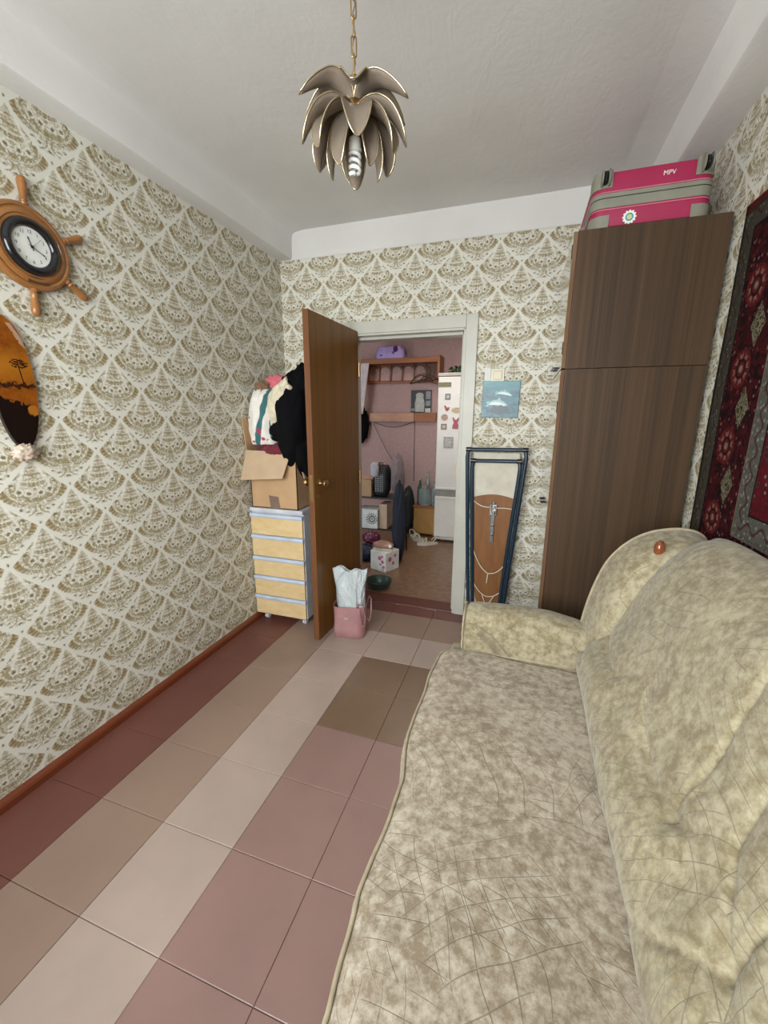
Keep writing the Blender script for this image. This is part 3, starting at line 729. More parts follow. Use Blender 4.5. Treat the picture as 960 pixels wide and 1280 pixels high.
for k in range(5): petal([(.014, -.010), (.036, -.040), (.064, -.092), (.080, -.148), (.084, -.200)], .040, FR+pi/5+k*2*pi/5, .42, tipw=.3, base=.20)
for k in range(3): petal([(.008, .012), (.012, .026), (.018, .040), (.028, .050)], .016, FR+pi/3+k*2*pi/3, .5, tipw=.9, base=.6)
link('hub', MB().lathe([(.0005, .050), (.008, .048), (.012, .034), (.022, .024), (.027, .010), (.026, -.010), (.020, -.024), (.018, -.085), (.0005, -.087)], 24, Matrix.Translation((LX, LY, LZ)) @ Matrix.Scale(LS, 4)), M_brass, lp, smooth=True, auto=50)
blb = link('bulb_base', MB().lathe([(.0005, -.085), (.019, -.087), (.021, -.100), (.021, -.125), (.016, -.131), (.0005, -.132)], 20, Matrix.Translation((LX, LY, LZ)) @ Matrix.Scale(LS, 4)), M_white, lp, smooth=True, auto=50)
hel = [Vector((LX+.013*cos(t*.55), LY+.013*sin(t*.55), LZ-(.120+.0018*t)*LS)) for t in range(0, 44)]
link('spiral_tube', MB().tube(hel+[Vector((LX, LY, LZ-.199*LS))], .0050, 8), simple('white_bulb_glass', (.80, .82, .80), .15), blb, smooth=True)
z = LZ+.034; k = 0; link_len, wr = .034, .0019
ring0 = None
while z < ZT-.03:
    a = (k % 2)*pi/2+.5
    pts = []
    for i in range(16):
        t = 2*pi*i/16; lx = .0065*cos(t); lz = (.0165 if sin(t) > 0 else -.0165)+.0065*sin(t)
        pts.append((LX+lx*cos(a), LY+lx*sin(a), z+.018+lz))
    if k < 2:
        o = link('chain_link', MB().tube(pts, wr, 6, closed=True), M_brass, lp, smooth=True)
        if k == 0: ring0 = (o, z)
        else: ring1 = (o, z)
    else:
        s_, z_ = (ring0 if k % 2 == 0 else ring1); o = s_.copy(); C.objects.link(o); o.parent = lp; o.location = s_.location+Vector((0, 0, z-z_))
    z += .0400; k += 1
link('ceiling_hook', MB().tube([(LX, LY, z-.004), (LX+.006, LY, z+.004), (LX, LY, z+.016), (LX, LY, ZT)], .0022, 8), M_brass, lp, smooth=True)
link('cord', MB().tube([(LX+.004*cos(i*1.1), LY+.004*sin(i*1.1), LZ+.035+(ZT-LZ-.035)*i/40) for i in range(41)], .0013, 5), M_brass, lp, smooth=True)

# ================================================================== WARDROBE, top cabinet, suitcase
WX0, WX1, WY0, WY1, WZS, WH = 1.866, 2.398, 2.004, 2.818, 1.632, 2.160
def cabinet(name, label, z0, z1, low):
    t = thing(name, label, 'cabinet', ((WX0+WX1)/2, (WY0+WY1)/2, z0))
    link('side_panel', bx(WX0+.020, WX1, WY0, WY0+.018, z0+.001, z1-.001), M_ward, t, bevel=.001)
    link('side_panel', bx(WX0+.020, WX1, WY1-.018, WY1, z0+.001, z1-.001), M_ward, t)
    link('back_panel', bx(WX1-.008, WX1, WY0+.018, WY1-.018, z0+.001, z1-.001), M_ward, t)
    link('top_panel', bx(WX0+.020, WX1-.008, WY0+.018, WY1-.018, z1-.019, z1-.001), M_ward, t)
    link('bottom_panel', bx(WX0+.020, WX1-.008, WY0+.018, WY1-.018, z0+(.06 if low else .001), z0+(.078 if low else .019)), M_ward, t)
    link('edge_band', bx(WX0+.018, WX0+.0205, WY0-.001, WY0+.019, z0+.001, z1-.001), M_redwood, t)
    mid = (WY0+WY1)/2; zb_ = z0+(.065 if low else .003)
    for a, b in ((WY0+.001, mid-.0015), (mid+.0015, WY1-.001)):
        d = link('door', bx(WX0, WX0+.017, a, b, zb_, z1-.003), M_wardgloss, t, bevel=.0015)
        hy_ = mid-.05 if a < mid else mid+.05
        if low: link('handle', MB().tube([(WX0, hy_-.02, .98), (WX0-.014, hy_-.02, .98), (WX0-.014, hy_+.02, .98), (WX0, hy_+.02, .98)], .004, 8), M_black, d)
        else: link('handle', MB().tube([(WX0, hy_-.03, z0+.04), (WX0-.018, hy_-.03, z0+.04), (WX0-.018, hy_+.03, z0+.04), (WX0, hy_+.03, z0+.04)], .004, 8), M_black, d)
    if low:
        link('plinth', bx(WX0+.03, WX1-.02, WY0+.019, WY1-.02, 0, .06), M_ward, t)
        link('side_panel_foot', bx(WX0+.020, WX1, WY0, WY0+.018, 0, .002), M_ward, t)
        for zz in (.35, 1.45): link('hinge', bx(WX0-.003, WX0+.001, WY0+.002, WY0+.012, zz, zz+.05), M_black, t)
    else:
        for zz in (z0+.06, z1-.10): link('hinge', bx(WX0-.003, WX0+.001, WY0+.002, WY0+.012, zz, zz+.05), M_black, t)
    return t
cabinet('wardrobe', 'tall dark brown wardrobe standing behind the sofa arm', 0, WZS, True)
cabinet('top_cabinet', 'dark brown upper cabinet stacked on the wardrobe, under the pink suitcase', WZS, WH, False)

sm = Mat('magenta_suitcase_nylon', rough=.6); p_ = sm.co()
sm.set('Base Color', mix((.27, .008, .050), (.35, .014, .075), sm.noise(p_, 9, 3))); sm.bump(sm.noise(p_, 320, 2), .25, .002); M_mag = sm.m
M_olive = simple('grey_green_trim', (.20, .20, .155), .55); M_zip = simple('zip', (.05, .055, .045), .6)
SX0, SX1, SY0, SY1, SZ0, SZ1 = 1.925, 2.330, 2.030, 2.640, WH+.004, WH+.206
su = thing('suitcase', 'magenta suitcase with grey corner guards lying on the top cabinet', 'suitcase', ((SX0+SX1)/2, (SY0+SY1)/2, WH))
zc_ = (SZ0+SZ1)/2
def rbox(x0, x1, y0, y1, z0, z1, rv, n=8):      # box with rounded vertical corners as loft
    pts = []
    for cx_, cy_, a0 in ((x1-rv, y1-rv, 0), (x0+rv, y1-rv, pi/2), (x0+rv, y0+rv, pi), (x1-rv, y0+rv, 1.5*pi)):
        for i in range(n): a = a0+pi/2*i/(n-1); pts.append((cx_+rv*cos(a), cy_+rv*sin(a)))
    return pts
def shell(z0, z1, top, grow=0.0, r=.045):
    zs = [(z0, 0), (z1-.025, 0), (z1-.008, .006), (z1, .022)] if top else [(z0, .022), (z0+.008, .006), (z0+.025, 0), (z1, 0)]
    rings = []
    for z, ins in zs:
        pts = rbox(SX0+ins-grow, SX1-ins+grow, SY0+ins-grow, SY1-ins+grow, 0, 0, r); rings.append([Vector((x, y, z)) for x, y in pts])
    return MB().loft(rings)
link('lid_shell', shell(zc_+.020, SZ1, True), M_mag, su, smooth=True, auto=35)
link('base_shell', shell(SZ0, zc_-.030, False), M_mag, su, smooth=True, auto=35)
for z0, z1, g, mt in ((zc_-.030, zc_+.002, .003, M_olive), (zc_+.006, zc_+.020, .003, M_olive), (zc_+.002, zc_+.006, -.001, M_zip)):
    pts = rbox(SX0-g, SX1+g, SY0-g, SY1+g, 0, 0, .045); link('zip_band' if mt is M_olive else 'zip', MB().loft([[Vector((x, y, z)) for x, y in pts] for z in (z0, z1)]), mt, su, smooth=True, auto=40)
for z in (zc_+.024, zc_-.036):
    pts = rbox(SX0-.002, SX1+.002, SY0-.002, SY1+.002, 0, 0, .045); link('piping', MB().tube([Vector((x, y, z)) for x, y in pts], .0022, 6, closed=True), simple('pink_piping', (.55, .16, .22), .5), su, smooth=True)
def guard(x0, x1, z0, z1, right, top):
    ang0, ang1 = (1.5*pi, 2*pi) if right else (pi, 1.5*pi); r = .045; cx_ = SX1-r if right else SX0+r; cy_ = SY0+r
    arc = [(cx_+(r+.004)*cos(a), cy_+(r+.004)*sin(a)) for a in [ang0+(ang1-ang0)*i/8 for i in range(9)]]
    pts = ([(cx_-.020, SY0-.004)]+arc+[(SX1+.004, cy_+.03)]) if right else ([(SX0-.004, cy_+.03)]+arc+[(cx_+.020, SY0-.004)])
    inn = [(x+(cx_-x)*.18, y+(cy_-y)*.18) for x, y in pts]
    rings = []
    zz = [(z0, 0), (z1-.012, 0), (z1+.001, .010)] if top else [(z0-.001, .010), (z0+.012, 0), (z1, 0)]
    for z, ins in zz:
        rings.append([Vector((x+(cx_-x)*ins*6, y+(cy_-y)*ins*3, z)) for x, y in pts]+[Vector((x, y, z)) for x, y in inn[::-1]])
    g = link('corner_guard', MB().loft(rings), M_olive, su, smooth=True, auto=40)
    return g
for right in (False, True):
    for top in (True, False):
        g = guard(0, 0, (SZ1-.062 if top else SZ0+.002), (SZ1-.002 if top else SZ0+.045), right, top)
        xw = (SX1-.035 if right else SX0+.038); zw = SZ1-.030 if top else SZ0+.026
        Mw = Matrix.Translation((xw, SY0-.008, zw)) @ Matrix.Rotation(radians(90), 4, 'Y')
        if top:
            link('wheel', MB().lathe([(.0005, -.007), (.020, -.007), (.024, -.003), (.024, .003), (.020, .007), (.0005, .007)], 20, Mw), M_black, g, smooth=True, auto=40)
            link('wheel_housing', MB().lathe([(.029, -.010), (.029, -.014), (.020, -.016), (.0005, -.016)], 20, Mw), M_olive, g, smooth=True, auto=40)
            link('wheel_housing', MB().lathe([(.029, .010), (.029, .014), (.020, .016), (.0005, .016)], 20, Mw), M_olive, g, smooth=True, auto=40)
link('side_handle', MB().tube([(SX0-.002, 2.25, zc_-.01), (SX0-.016, 2.27, zc_-.01), (SX0-.016, 2.40, zc_-.01), (SX0-.002, 2.42, zc_-.01)], .006, 8), M_olive, su, smooth=True)
text('MPV', .022, Matrix(((1, 0, 0, 2.180), (0, 0, -1, SY0-.0008), (0, 1, 0, SZ1-.040), (0, 0, 0, 1))), M_paper, su, 'lettering', .0006)
Mst = Matrix(((1, 0, 0, 2.062), (0, 0, -1, SY0-.0006), (0, 1, 0, SZ0+.030), (0, 0, 0, 1)))
st = link('round_sticker', MB().lathe([(.0005, .0012), (.021, .0010), (.021, 0)], 24, Mst), M_paper, su)
link('sticker_print', MB().lathe([(.0145, .0016), (.0085, .0016)], 16, Mst), simple('blue_green_print', (.06, .28, .30), .5), st)
link('sticker_print', MB().lathe([(.0075, .0016), (.0005, .0016)], 10, Mst), simple('yellow_print', (.55, .50, .15), .5), st)
for k in range(12): link('sticker_tooth', bx(-.003, .003, -.003, .003, 0, .001, M=Mst @ Matrix.Rotation(k*pi/6, 4, 'Z') @ Matrix.Translation((.0215, 0, 0))), M_paper, st)

# ================================================================== RUG on the right wall
rg = thing('hanging_rug', 'dark red oriental rug with floral border hanging on the right wall above the sofa', 'rug', (W, .85, .73))
mb = MB()
def rugpt(a, b):
    y = -.20+(1.899+.20)*a; z = .73+(2.124-.73)*b
    wv = .004*noise.noise(Vector((y*3, z*2, 0)))+.003*sin(y*9)*(1-b)
    return Vector((W-.010-abs(wv), y+.004*sin(z*5), z+(.004*sin(y*7) if b > .98 else 0)))
mb.grid(rugpt, 80, 50); link('rug_pile', mb, M_rug, rg, smooth=True, solid=.010)
link('edge_binding', MB().tube([rugpt(i/60, 1) for i in range(61)], .006, 6), simple('red_wool_binding', (.20, .03, .025), .9), rg, smooth=True)
link('edge_binding', MB().tube([rugpt(1, i/60) for i in range(61)], .005, 6), simple('grey_wool_binding', (.15, .14, .11), .9), rg, smooth=True)

# ================================================================== PRINT, SWITCH
def dolphinmat():
    m = Mat('dolphin_print', rough=.35); p = m.co(); X = m.xyz(p); x, z = X[0], X[2]
    n = m.noise(m.scale(p, 14, 1, 40), 1, 4, .6); n2 = (m.noise(p, 30, 3)-.5)
    col = mix((.010, .070, .10), (.035, .19, .24), n.step(.35, .65)); col = mix(col, (.07, .30, .33), z.step(.04, .11)*.6)
    def dol(cx, cz, L, t, curve, c):
        nonlocal col
        xx = (x-cx); zz = (z-cz)+xx*xx*curve+xx*.15
        body = ((xx/L)*(xx/L)+(zz/t)*(zz/t)).step(1.05, .85)
        belly = ((xx/L)*(xx/L)+((zz+t*.35)/(t*.6))*((zz+t*.35)/(t*.6))).step(1.0, .7)
        fin = ((xx-L*.05).abs()+(zz-t*1.1).abs()*.7).step(t*.7, t*.5)
        tail = ((xx+L*1.05).abs()*.6+(zz.abs()-t*.5).abs()).step(t*.55, t*.4)
        col = mix(col, c, body.max(fin).max(tail)); col = mix(col, (.62, .70, .68), belly)
    dol(.022, .042, .048, .012, 4, (.16, .38, .42)); dol(-.010, -.020, .064, .018, 4, (.20, .42, .44))
    col = mix(col, (.01, .045, .07), (m.length(m.scale(p, 1/.085, 0, 1/.03, (0, 0, .065/.03)))+n2*1.6).step(1.0, .7))
    m.set('Base Color', col); return m.m
pc = thing('dolphin_picture', 'small glossy picture of two dolphins under the light switch', 'picture', (1.578, D-.006, 1.540))
link('print', bx(1.462, 1.694, D-.012, D-.001, 1.426, 1.654), dolphinmat(), pc, bevel=.002)
pc.rotation_euler = (0, radians(.8), 0)
sw = thing('light_switch', 'cream square light switch above the dolphin picture', 'switch', (1.552, D, 1.690))
link('switch_plate', bx(1.508, 1.594, D-.010, D, 1.648, 1.732), simple('cream_plastic', (.62, .60, .48), .35), sw, bevel=.004)
link('rocker', bx(1.524, 1.580, D-.016, D-.009, 1.662, 1.720), simple('yellowed_plastic', (.58, .53, .36), .35), sw, bevel=.003)
tag(link('paper_scrap', bx(1.470, 1.506, D-.003, D-.001, 1.640, 1.738), M_paper, origin=(1.488, D, 1.64)), 'narrow strip of white paper on the wall left of the light switch', 'paper')

# ================================================================== IRONING BOARD
IY = 2.735
ib = thing('ironing_board', 'folded ironing board with blue tube legs leaning by the wardrobe', 'ironing board', (1.58, IY, 0))
def interp(tab, z):
    for (z0, v0), (z1, v1) in zip(tab, tab[1:]):
        if z0 <= z <= z1: return v0+(v1-v0)*(z-z0)/(z1-z0)
    return tab[-1][1] if z > tab[-1][0] else tab[0][1]
TLft = [(.05, 1.520), (.2, 1.480), (.5, 1.452), (.9, 1.437), (1.1, 1.435), (1.20, 1.440)]; TRgt = [(.05, 1.655), (.2, 1.690), (.5, 1.716), (.92, 1.728), (1.1, 1.730), (1.20, 1.722)]
def boardpoly(ins, z0, z1):
    zs = [z0+(z1-z0)*i/20 for i in range(21)]
    return [(interp(TLft, z)+ins, z) for z in zs]+[(interp(TRgt, z)-ins, z) for z in zs[::-1]]
MI = Matrix(((1, 0, 0, 0), (0, 0, 1, 0), (0, 1, 0, 0), (0, 0, 0, 1)))
def MIy(y): m = MI.copy(); m.translation = (0, y, 0); return m
link('padded_cover', MB().prism(boardpoly(-.006, .05, 1.205), .030, MIy(IY+.038)), simple('white_cotton_cover', (.60, .57, .48), .9, bump=.4, bscale=40), ib, bevel=.010, seg=3)
poly = boardpoly(.012, .06, .905); n_ = 21; arc = [(interp(TRgt, .905)-.012-(interp(TRgt, .905)-interp(TLft, .905)-.024)*i/10, .905+.024*sin(pi*i/10)) for i in range(1, 10)]
poly2 = poly[:21]+arc[::-1]+poly[21:]
link('hardboard_underside', MB().prism(poly2, .006, MIy(IY+.031)), M_ply, ib)
def utube(xl, zt, xr, ztr, xlb, xrb, y, r, bow=.0):
    pts = [(xlb, y, .012), (interp([(0, xlb), (1.2, xl)], .5)-.004, y, .5), (xl, y, zt-.05), (xl+.004, y, zt-.015), (xl+.018, y, zt), (xr-.018, y, ztr), (xr-.004, y, ztr-.015), (xr, y, ztr-.05), (interp([(0, xrb), (1.2, xr)], .5), y, .5), (xrb, y, .012)]
    return MB().tube(pts, r, 10)
link('leg_frame', utube(1.398, 1.224, 1.764, 1.228, 1.462, 1.680, IY, .0125), M_blue, ib, smooth=True, auto=50)
link('leg_frame', utube(1.430, 1.150, 1.732, 1.154, 1.488, 1.655, IY+.018, .0125), M_blue, ib, smooth=True, auto=50)
for x, z, y in ((1.404, 1.224, IY), (1.758, 1.228, IY), (1.436, 1.150, IY+.018), (1.726, 1.154, IY+.018)):
    link('rubber_cap', MB().tube([(x-.016, y, z), (x+.016, y, z)], .0155, 12), M_black, ib, smooth=True, auto=50)
link('hinge_bar', bx(1.568, 1.596, IY+.020, IY+.031, .60, .845), simple('dull_metal', (.22, .22, .22), .4, .7), ib, bevel=.003)
hb = link('latch_plate', bx(1.560, 1.606, IY+.010, IY+.030, .79, .865), M_chrome, ib, bevel=.003)
for x, z in ((1.583, .875), (1.585, .72), (1.584, .655)): link('bolt', MB().lathe([(.009, 0), (.009, .006), (.004, .009), (.0005, .009)], 10, Matrix.Translation((x, IY+.022, z)) @ Matrix.Rotation(radians(90), 4, 'X')), M_chrome, hb)
link('latch_hook', MB().tube([(1.572, IY+.006, .87), (1.572, IY+.0, .81), (1.594, IY+.0, .80), (1.594, IY+.006, .86)], .005, 8), M_chrome, hb, smooth=True)
def sag(a, b, dip, n=14): return [Vector(a)*(1-i/n)+Vector(b)*(i/n)+Vector((0, -.004*sin(pi*i/n), -dip*sin(pi*i/n))) for i in range(n+1)]
Y_ = IY+.024
for pts in (sag((1.452, Y_, .880), (1.560, Y_-.012, .845), .012), sag((1.606, Y_-.012, .842), (1.712, Y_, .838), -.004),
            sag((1.462, Y_, .545), (1.575, Y_-.004, .375), .030), sag((1.575, Y_-.004, .375), (1.700, Y_, .480), .030),
            sag((1.480, Y_, .290), (1.570, Y_-.006, .205), .012), sag((1.570, Y_-.006, .205), (1.665, Y_, .245), .012),
            sag((1.575, Y_-.004, .375), (1.570, Y_-.006, .305), .0), sag((1.540, Y_-.004, .225), (1.570, Y_-.010, .150), .0), sag((1.625, Y_-.004, .215), (1.590, Y_-.010, .150), 0), sag((1.452, Y_, .76), (1.462, Y_, .50), 0)):
    link('lacing_cord', MB().tube(pts, .0036, 6), M_rope, ib, smooth=True)

# ================================================================== BAGS BY THE DOOR
def ringpts(cx, cy, z, rx, ry, n=32, pw=2.0, rot=0, wob=0, seed=0):
    out = []
    for i in range(n):
        t = 2*pi*i/n; c_, s_ = cos(t), sin(t); k = 1+wob*noise.noise(Vector((c_*2.2, s_*2.2, z*6+seed)))
        x = math.copysign(abs(c_)**(2/pw), c_)*rx*k; y = math.copysign(abs(s_)**(2/pw), s_)*ry*k
        out.append(Vector((cx+x*cos(rot)-y*sin(rot), cy+x*sin(rot)+y*cos(rot), z)))
    return out
BGX, BGY = .722, 2.335
pb = thing('shopping_bag', 'pink patent shopping bag with cord handles on the floor beside the door', 'bag', (BGX, BGY, 0))
M_patent = simple('pink_patent_leather', (.34, .165, .165), .16, bump=.25, bscale=9, Coat_Weight=.6)
rr = .25
rings = [ringpts(BGX, BGY, z, rx, ry, 40, 5, rr, .10 if 0 < z < .19 else .03, 2) for z, rx, ry in ((.002, .098, .085), (.02, .104, .090), (.07, .106, .088), (.12, .105, .078), (.17, .108, .074), (.212, .112, .072))]
inner = [ringpts(BGX, BGY, z, rx, ry, 40, 5, rr, .03, 2) for z, rx, ry in ((.212, .108, .068), (.12, .098, .07), (.01, .095, .078))]
link('bag_body', MB().loft(rings+inner), M_patent, pb, smooth=True, auto=60)
for sgn in (1, -1):
    a = Vector((BGX+.108, BGY-.045*sgn-.0+.03, .205)); b = Vector((BGX+.118, BGY-.045*sgn+.02, .205))
pts = [(BGX+.070, BGY-.050, .20), (BGX+.082, BGY-.062, .245), (BGX+.110, BGY-.060, .235), (BGX+.128, BGY-.058, .16), (BGX+.118, BGY-.056, .085), (BGX+.103, BGY-.058, .10), (BGX+.092, BGY-.062, .17), (BGX+.088, BGY-.062, .205)]
link('handle', MB().tube(pts, .0042, 8), M_patent, pb, smooth=True)
pts = [(BGX+.095, BGY+.05, .20), (BGX+.118, BGY+.045, .262), (BGX+.140, BGY+.02, .255), (BGX+.150, BGY-.01, .17), (BGX+.142, BGY-.02, .11), (BGX+.126, BGY-.02, .13)]
link('handle', MB().tube(pts, .0042, 8), M_patent, pb, smooth=True)
link('maker_mark', bx(-.012, .012, -.001, 0, -.006, .006, M=Matrix.Translation((BGX-.012+.012, BGY-.078-.003, .135)) @ Matrix.Rotation(rr, 4, 'Z')), M_chrome, pb, bevel=.002)
wb = thing('plastic_bag', 'crumpled white plastic carrier bag standing in the pink bag', 'bag', (BGX, BGY, .05))
mplas = Mat('thin_white_plastic', (.62, .70, .72), .25, Transmission_Weight=.15); mplas.bump(mplas.noise(mplas.scale(mplas.co(), 1, 1, .5), 16, 4, .6, dist=1.5), 1.0, .03)
rings = []
for i in range(22):
    t = i/21; z = .06+.385*t; rx = .094+.012*max(0, t-.7)*3-.006*sin(pi*t*1.4); ry = .056*(1-.70*t*t)
    R = ringpts(BGX+.004, BGY-.002, z, rx, ry, 64, 2.6, .12, .26, 5)
    R = [Vector((p.x, p.y+.012*t*sin(38*(p.x-BGX)+3*t), p.z+(.020*max(0, t-.8)*5*abs((p.x-BGX)/.1)+.010*sin(60*p.x)*t))) for p in R]
    rings.append(R)
link('bag_film', MB().loft(rings, True, False), mplas.m, wb, smooth=True)

# ================================================================== SOFA
so = thing('sofa', 'long velour sofa with olive beige scratched pattern standing under the rug', 'sofa', (1.95, .65, 0))
SY_0, SY_1 = -.48, 1.592
XF = [(-.5, 1.470), (.42, 1.478), (.52, 1.474), (.60, 1.462), (.70, 1.470), (.78, 1.474), (.90, 1.470), (.99, 1.456), (1.06, 1.447), (1.12, 1.447), (1.28, 1.453), (1.4, 1.452), (1.6, 1.452)]
def xfront(y):
    x = interp(XF, y); r = .085
    if y > SY_1-r: d = y-(SY_1-r); x += r-sqrt(max(0, r*r-d*d))
    return x
def seatpt(a, b):
    y = SY_0+(SY_1-SY_0)*a; xf = xfront(y)
    prof = [(2.06, .455), (2.02, .462), (1.99, .468), (1.9, .474), (1.8, .477), (1.7, .479), (1.6, .480), (1.54, .479), (1.50, .474), (1.478, .467), (1.463, .452), (1.456, .432), (1.454, .40), (1.456, .35), (1.462, .30), (1.472, .285)]
    x, z = bez(prof, b)
    if x < 1.75: x = x+(xf-1.454)*min(1, (1.75-x)/.2)
    bump = .007*noise.fractal(Vector((x*3, y*3, 1)), 1, 2, 3)+.004*noise.noise(Vector((x*11, y*9, 2)))
    d = SY_1-y; rnd_ = -.020*exp(-(d/.018)**2)
    if x < 1.60: x += .010*noise.noise(Vector((0, y*7, z*6)))*min(1, (1.6-x)/.1)
    return Vector((x, y, z+(bump+rnd_ if z > .44 else 0)))
mb = MB(); mb.grid(seatpt, 190, 64)
link('seat', mb, M_seat, so, smooth=True)
mb = MB(); NS = 64
prof_end = [seatpt(1, j/NS) for j in range(NS+1)]
mb.add(prof_end+[Vector((p.x, p.y, .28)) for p in prof_end], [(j, j+1, NS+2+j, NS+1+j) for j in range(NS)])
link('seat_end', mb, M_seat, so)
pp = [seatpt(i/150, .625)+Vector((-.004, 0, .003)) for i in range(151)]
far = [Vector((x, SY_1+.002, .464)) for x in [1.56+.055*i for i in range(9)]]
link('piping', MB().tube(pp+far, .0048, 8), M_piping, so, smooth=True)
link('base', bx(1.490, 2.36, SY_0+.03, 1.76, .045, .40), M_fabric, so, bevel=.015)
for x in (1.56, 2.30):
    for y in (SY_0+.1, 1.68): link('foot', MB().lathe([(.022, 0), (.028, .04), (.030, .05)], 16, Matrix.Translation((x, y, 0)), True, True), M_black, so, smooth=True, auto=40)
# armrest
def armprof(x):
    T = interp([(1.53, .628), (1.60, .640), (1.68, .646), (1.80, .650), (1.90, .646), (1.98, .628), (2.05, .610)], x)
    return [(1.596, .30), (1.594, .45), (1.592, .56), (1.597, T-.050), (1.608, T-.024), (1.630, T-.008), (1.665, T), (1.70, T-.001), (1.735, T-.008), (1.758, T-.030), (1.766, T-.06), (1.768, .45), (1.768, .06), (1.62, .06)]
rings = []
for i in range(41):
    x = 1.545+(2.10-1.545)*i/40; ins = .030*(1-sqrt(max(0, 1-(1-min(1, (x-1.545)/.030))**2)))
    pr = armprof(x); cy_, cz_ = 1.68, .35
    rings.append([Vector((x+.002*noise.noise(Vector((y*20, z*9, 0))), y+(cy_-y)*ins*4+.003*noise.noise(Vector((x*9, y*9, z*9))), z-(ins*1.2 if z > .5 else 0)+.003*noise.noise(Vector((x*7, y*5, 7))))) for y, z in pr])
link('armrest', MB().loft(rings), M_fabric, so, smooth=True, sub=1)
pr = armprof(1.553)
link('piping', MB().tube([Vector((1.5505+.003*(i % 2), y+(1.68-y)*.03, z-.004)) for i, (y, z) in enumerate(bez(pr[:12], k/48) for k in range(49))], .0045, 8), M_piping, so, smooth=True)
# backrest end roll
AO = [(2.000, .30), (2.006, .45), (2.012, .56), (2.020, .64), (2.036, .735), (2.058, .820), (2.082, .885), (2.118, .940), (2.160, .982), (2.205, 1.010), (2.252, 1.026), (2.300, 1.033), (2.345, 1.028), (2.376, 1.010), (2.390, .98), (2.392, .90), (2.392, .30)]
AOs = [bez(AO, k/70) for k in range(71)]
rings = []
for y, g in ((1.53, .90), (1.55, .935), (1.58, .962), (1.62, .982), (1.66, .995), (1.69, 1.0), (1.715, 1.0), (1.73, .992), (1.740, .97)):
    R = []
    for x, z in AOs:
        cx_, cz_ = 2.38, .55
        R.append(Vector((cx_+(x-cx_)*g if x < 2.36 else x, y+.004*noise.noise(Vector((x*8, z*8, 3))), cz_+(z-cz_)*(g if z > .55 else 1)+.003*noise.noise(Vector((x*6, y*6, z*6))))))
    rings.append(R)
link('backrest_end', MB().loft(rings), M_fabric, so, smooth=True)
link('piping', MB().tube([Vector((x-(.002 if x < 2.3 else 0), 1.702, z+.003)) for x, z in AOs[4:60]], .005, 8), M_piping, so, smooth=True)
# backrest cushion
PR = [(2.075, .430), (2.020, .455), (1.992, .482), (1.984, .520), (1.990, .560), (2.012, .605), (2.044, .650), (2.074, .700), (2.100, .760), (2.126, .825), (2.152, .890), (2.184, .955), (2.222, 1.010), (2.262, 1.050), (2.305, 1.075), (2.345, 1.078), (2.378, 1.055), (2.390, 1.01), (2.392, .90), (2.392, .70)]
creases = [([(1.575, .700), (1.50, .672), (1.40, .655), (1.27, .662)], .017, .016), ([(1.27, .662), (1.22, .70)], .010, .016),
           ([(1.10, .735), (1.05, .700), (.989, .676), (.90, .665), (.786, .672)], .018, .015), ([(.786, .672), (.800, .74), (.812, .82), (.838, .92), (.87, 1.0)], .013, .014), ([(.786, .672), (.73, .705)], .012, .016),
           ([(.735, .490), (.70, .510), (.62, .585), (.543, .668)], .006, .012), ([(.70, .86), (.666, .76), (.60, .705), (.543, .672), (.46, .64), (.38, .63)], .010, .016), ([(.543, .672), (.556, .75), (.58, .85), (.61, .96)], .012, .015),
           ([(.30, .70), (.22, .675), (.05, .67)], .016, .015), ([(.05, .67), (.07, .78), (.10, .95)], .013, .015)]
def segd(p, a, b):
    ax, ay = a; bx_, by = b; dx, dy = bx_-ax, by-ay; t = max(0, min(1, ((p[0]-ax)*dx+(p[1]-ay)*dy)/(dx*dx+dy*dy)))
    return sqrt((p[0]-ax-t*dx)**2+(p[1]-ay-t*dy)**2), t
def backpt(a, b):
    y0, y1 = SY_0, 1.590; y = y0+(y1-y0)*a
    x, z = bez(PR, b); x2, z2 = bez(PR, min(1, b+.01)); x1, z1 = bez(PR, max(0, b-.01))
    tx, tz = x2-x1, z2-z1; L = sqrt(tx*tx+tz*tz) or 1; nx, nz = -tz/L, tx/L       # outward (towards -x, +z)
    h = .007*noise.fractal(Vector((y*2.3, z*3, 5)), 1, 2, 2)+.003*noise.noise(Vector((y*12, z*12, 8)))
    if .5 < z and x < 2.33:
        for poly, dep, wd in creases:
            dmin = 9; tt = 0
            for i in range(len(poly)-1):
                d, t = segd((y, z), poly[i], poly[i+1])
                if d < dmin: dmin = d; tt = (i+t)/(len(poly)-1)
            if dmin < .12:
                fade = min(1, .25+tt*1.4) if dep > .0125 else 1
                h -= dep*.95*fade*exp(-(dmin/(wd*.50))**2); h += dep*.35*fade*exp(-((dmin-.05)/.035)**2)
        for (py, pz) in ((1.27, .662), (.786, .672), (.543, .670)):          # small pulls around the tufts
            dy_, dz_ = y-py, z-pz; r = sqrt(dy_*dy_+dz_*dz_)
            if r < .16: h += .0018*sin(math.atan2(dz_, dy_)*17)*exp(-((r-.06)/.045)**2)
        h += .010*sin(pi*max(0, min(1, (z-.5)/.17)))
    rad = .06+.16*max(0, min(1, (z-.80)/.25)); e = max(0, 1-(y1-y)/rad)
    if e > 0:
        q = .035*(1-sqrt(max(0, 1-e*e)))
        h -= q
    y += .006*noise.noise(Vector((x*9, z*9, 2)))*e
    if nx > .2: h = min(h, 0) * 0
    X_ = min(x+nx*h, 2.392); Z_ = z+nz*h
    e2 = max(0, 1-(y1-y)/.26)
    if e2 > 0 and Z_ > .55:
        g = 1-.115*(1-sqrt(max(0, 1-e2*e2)))
        Z_ = .55+(Z_-.55)*g
        if X_ < 2.38: X_ = 2.38+(X_-2.38)*g
    return Vector((X_, y, Z_))
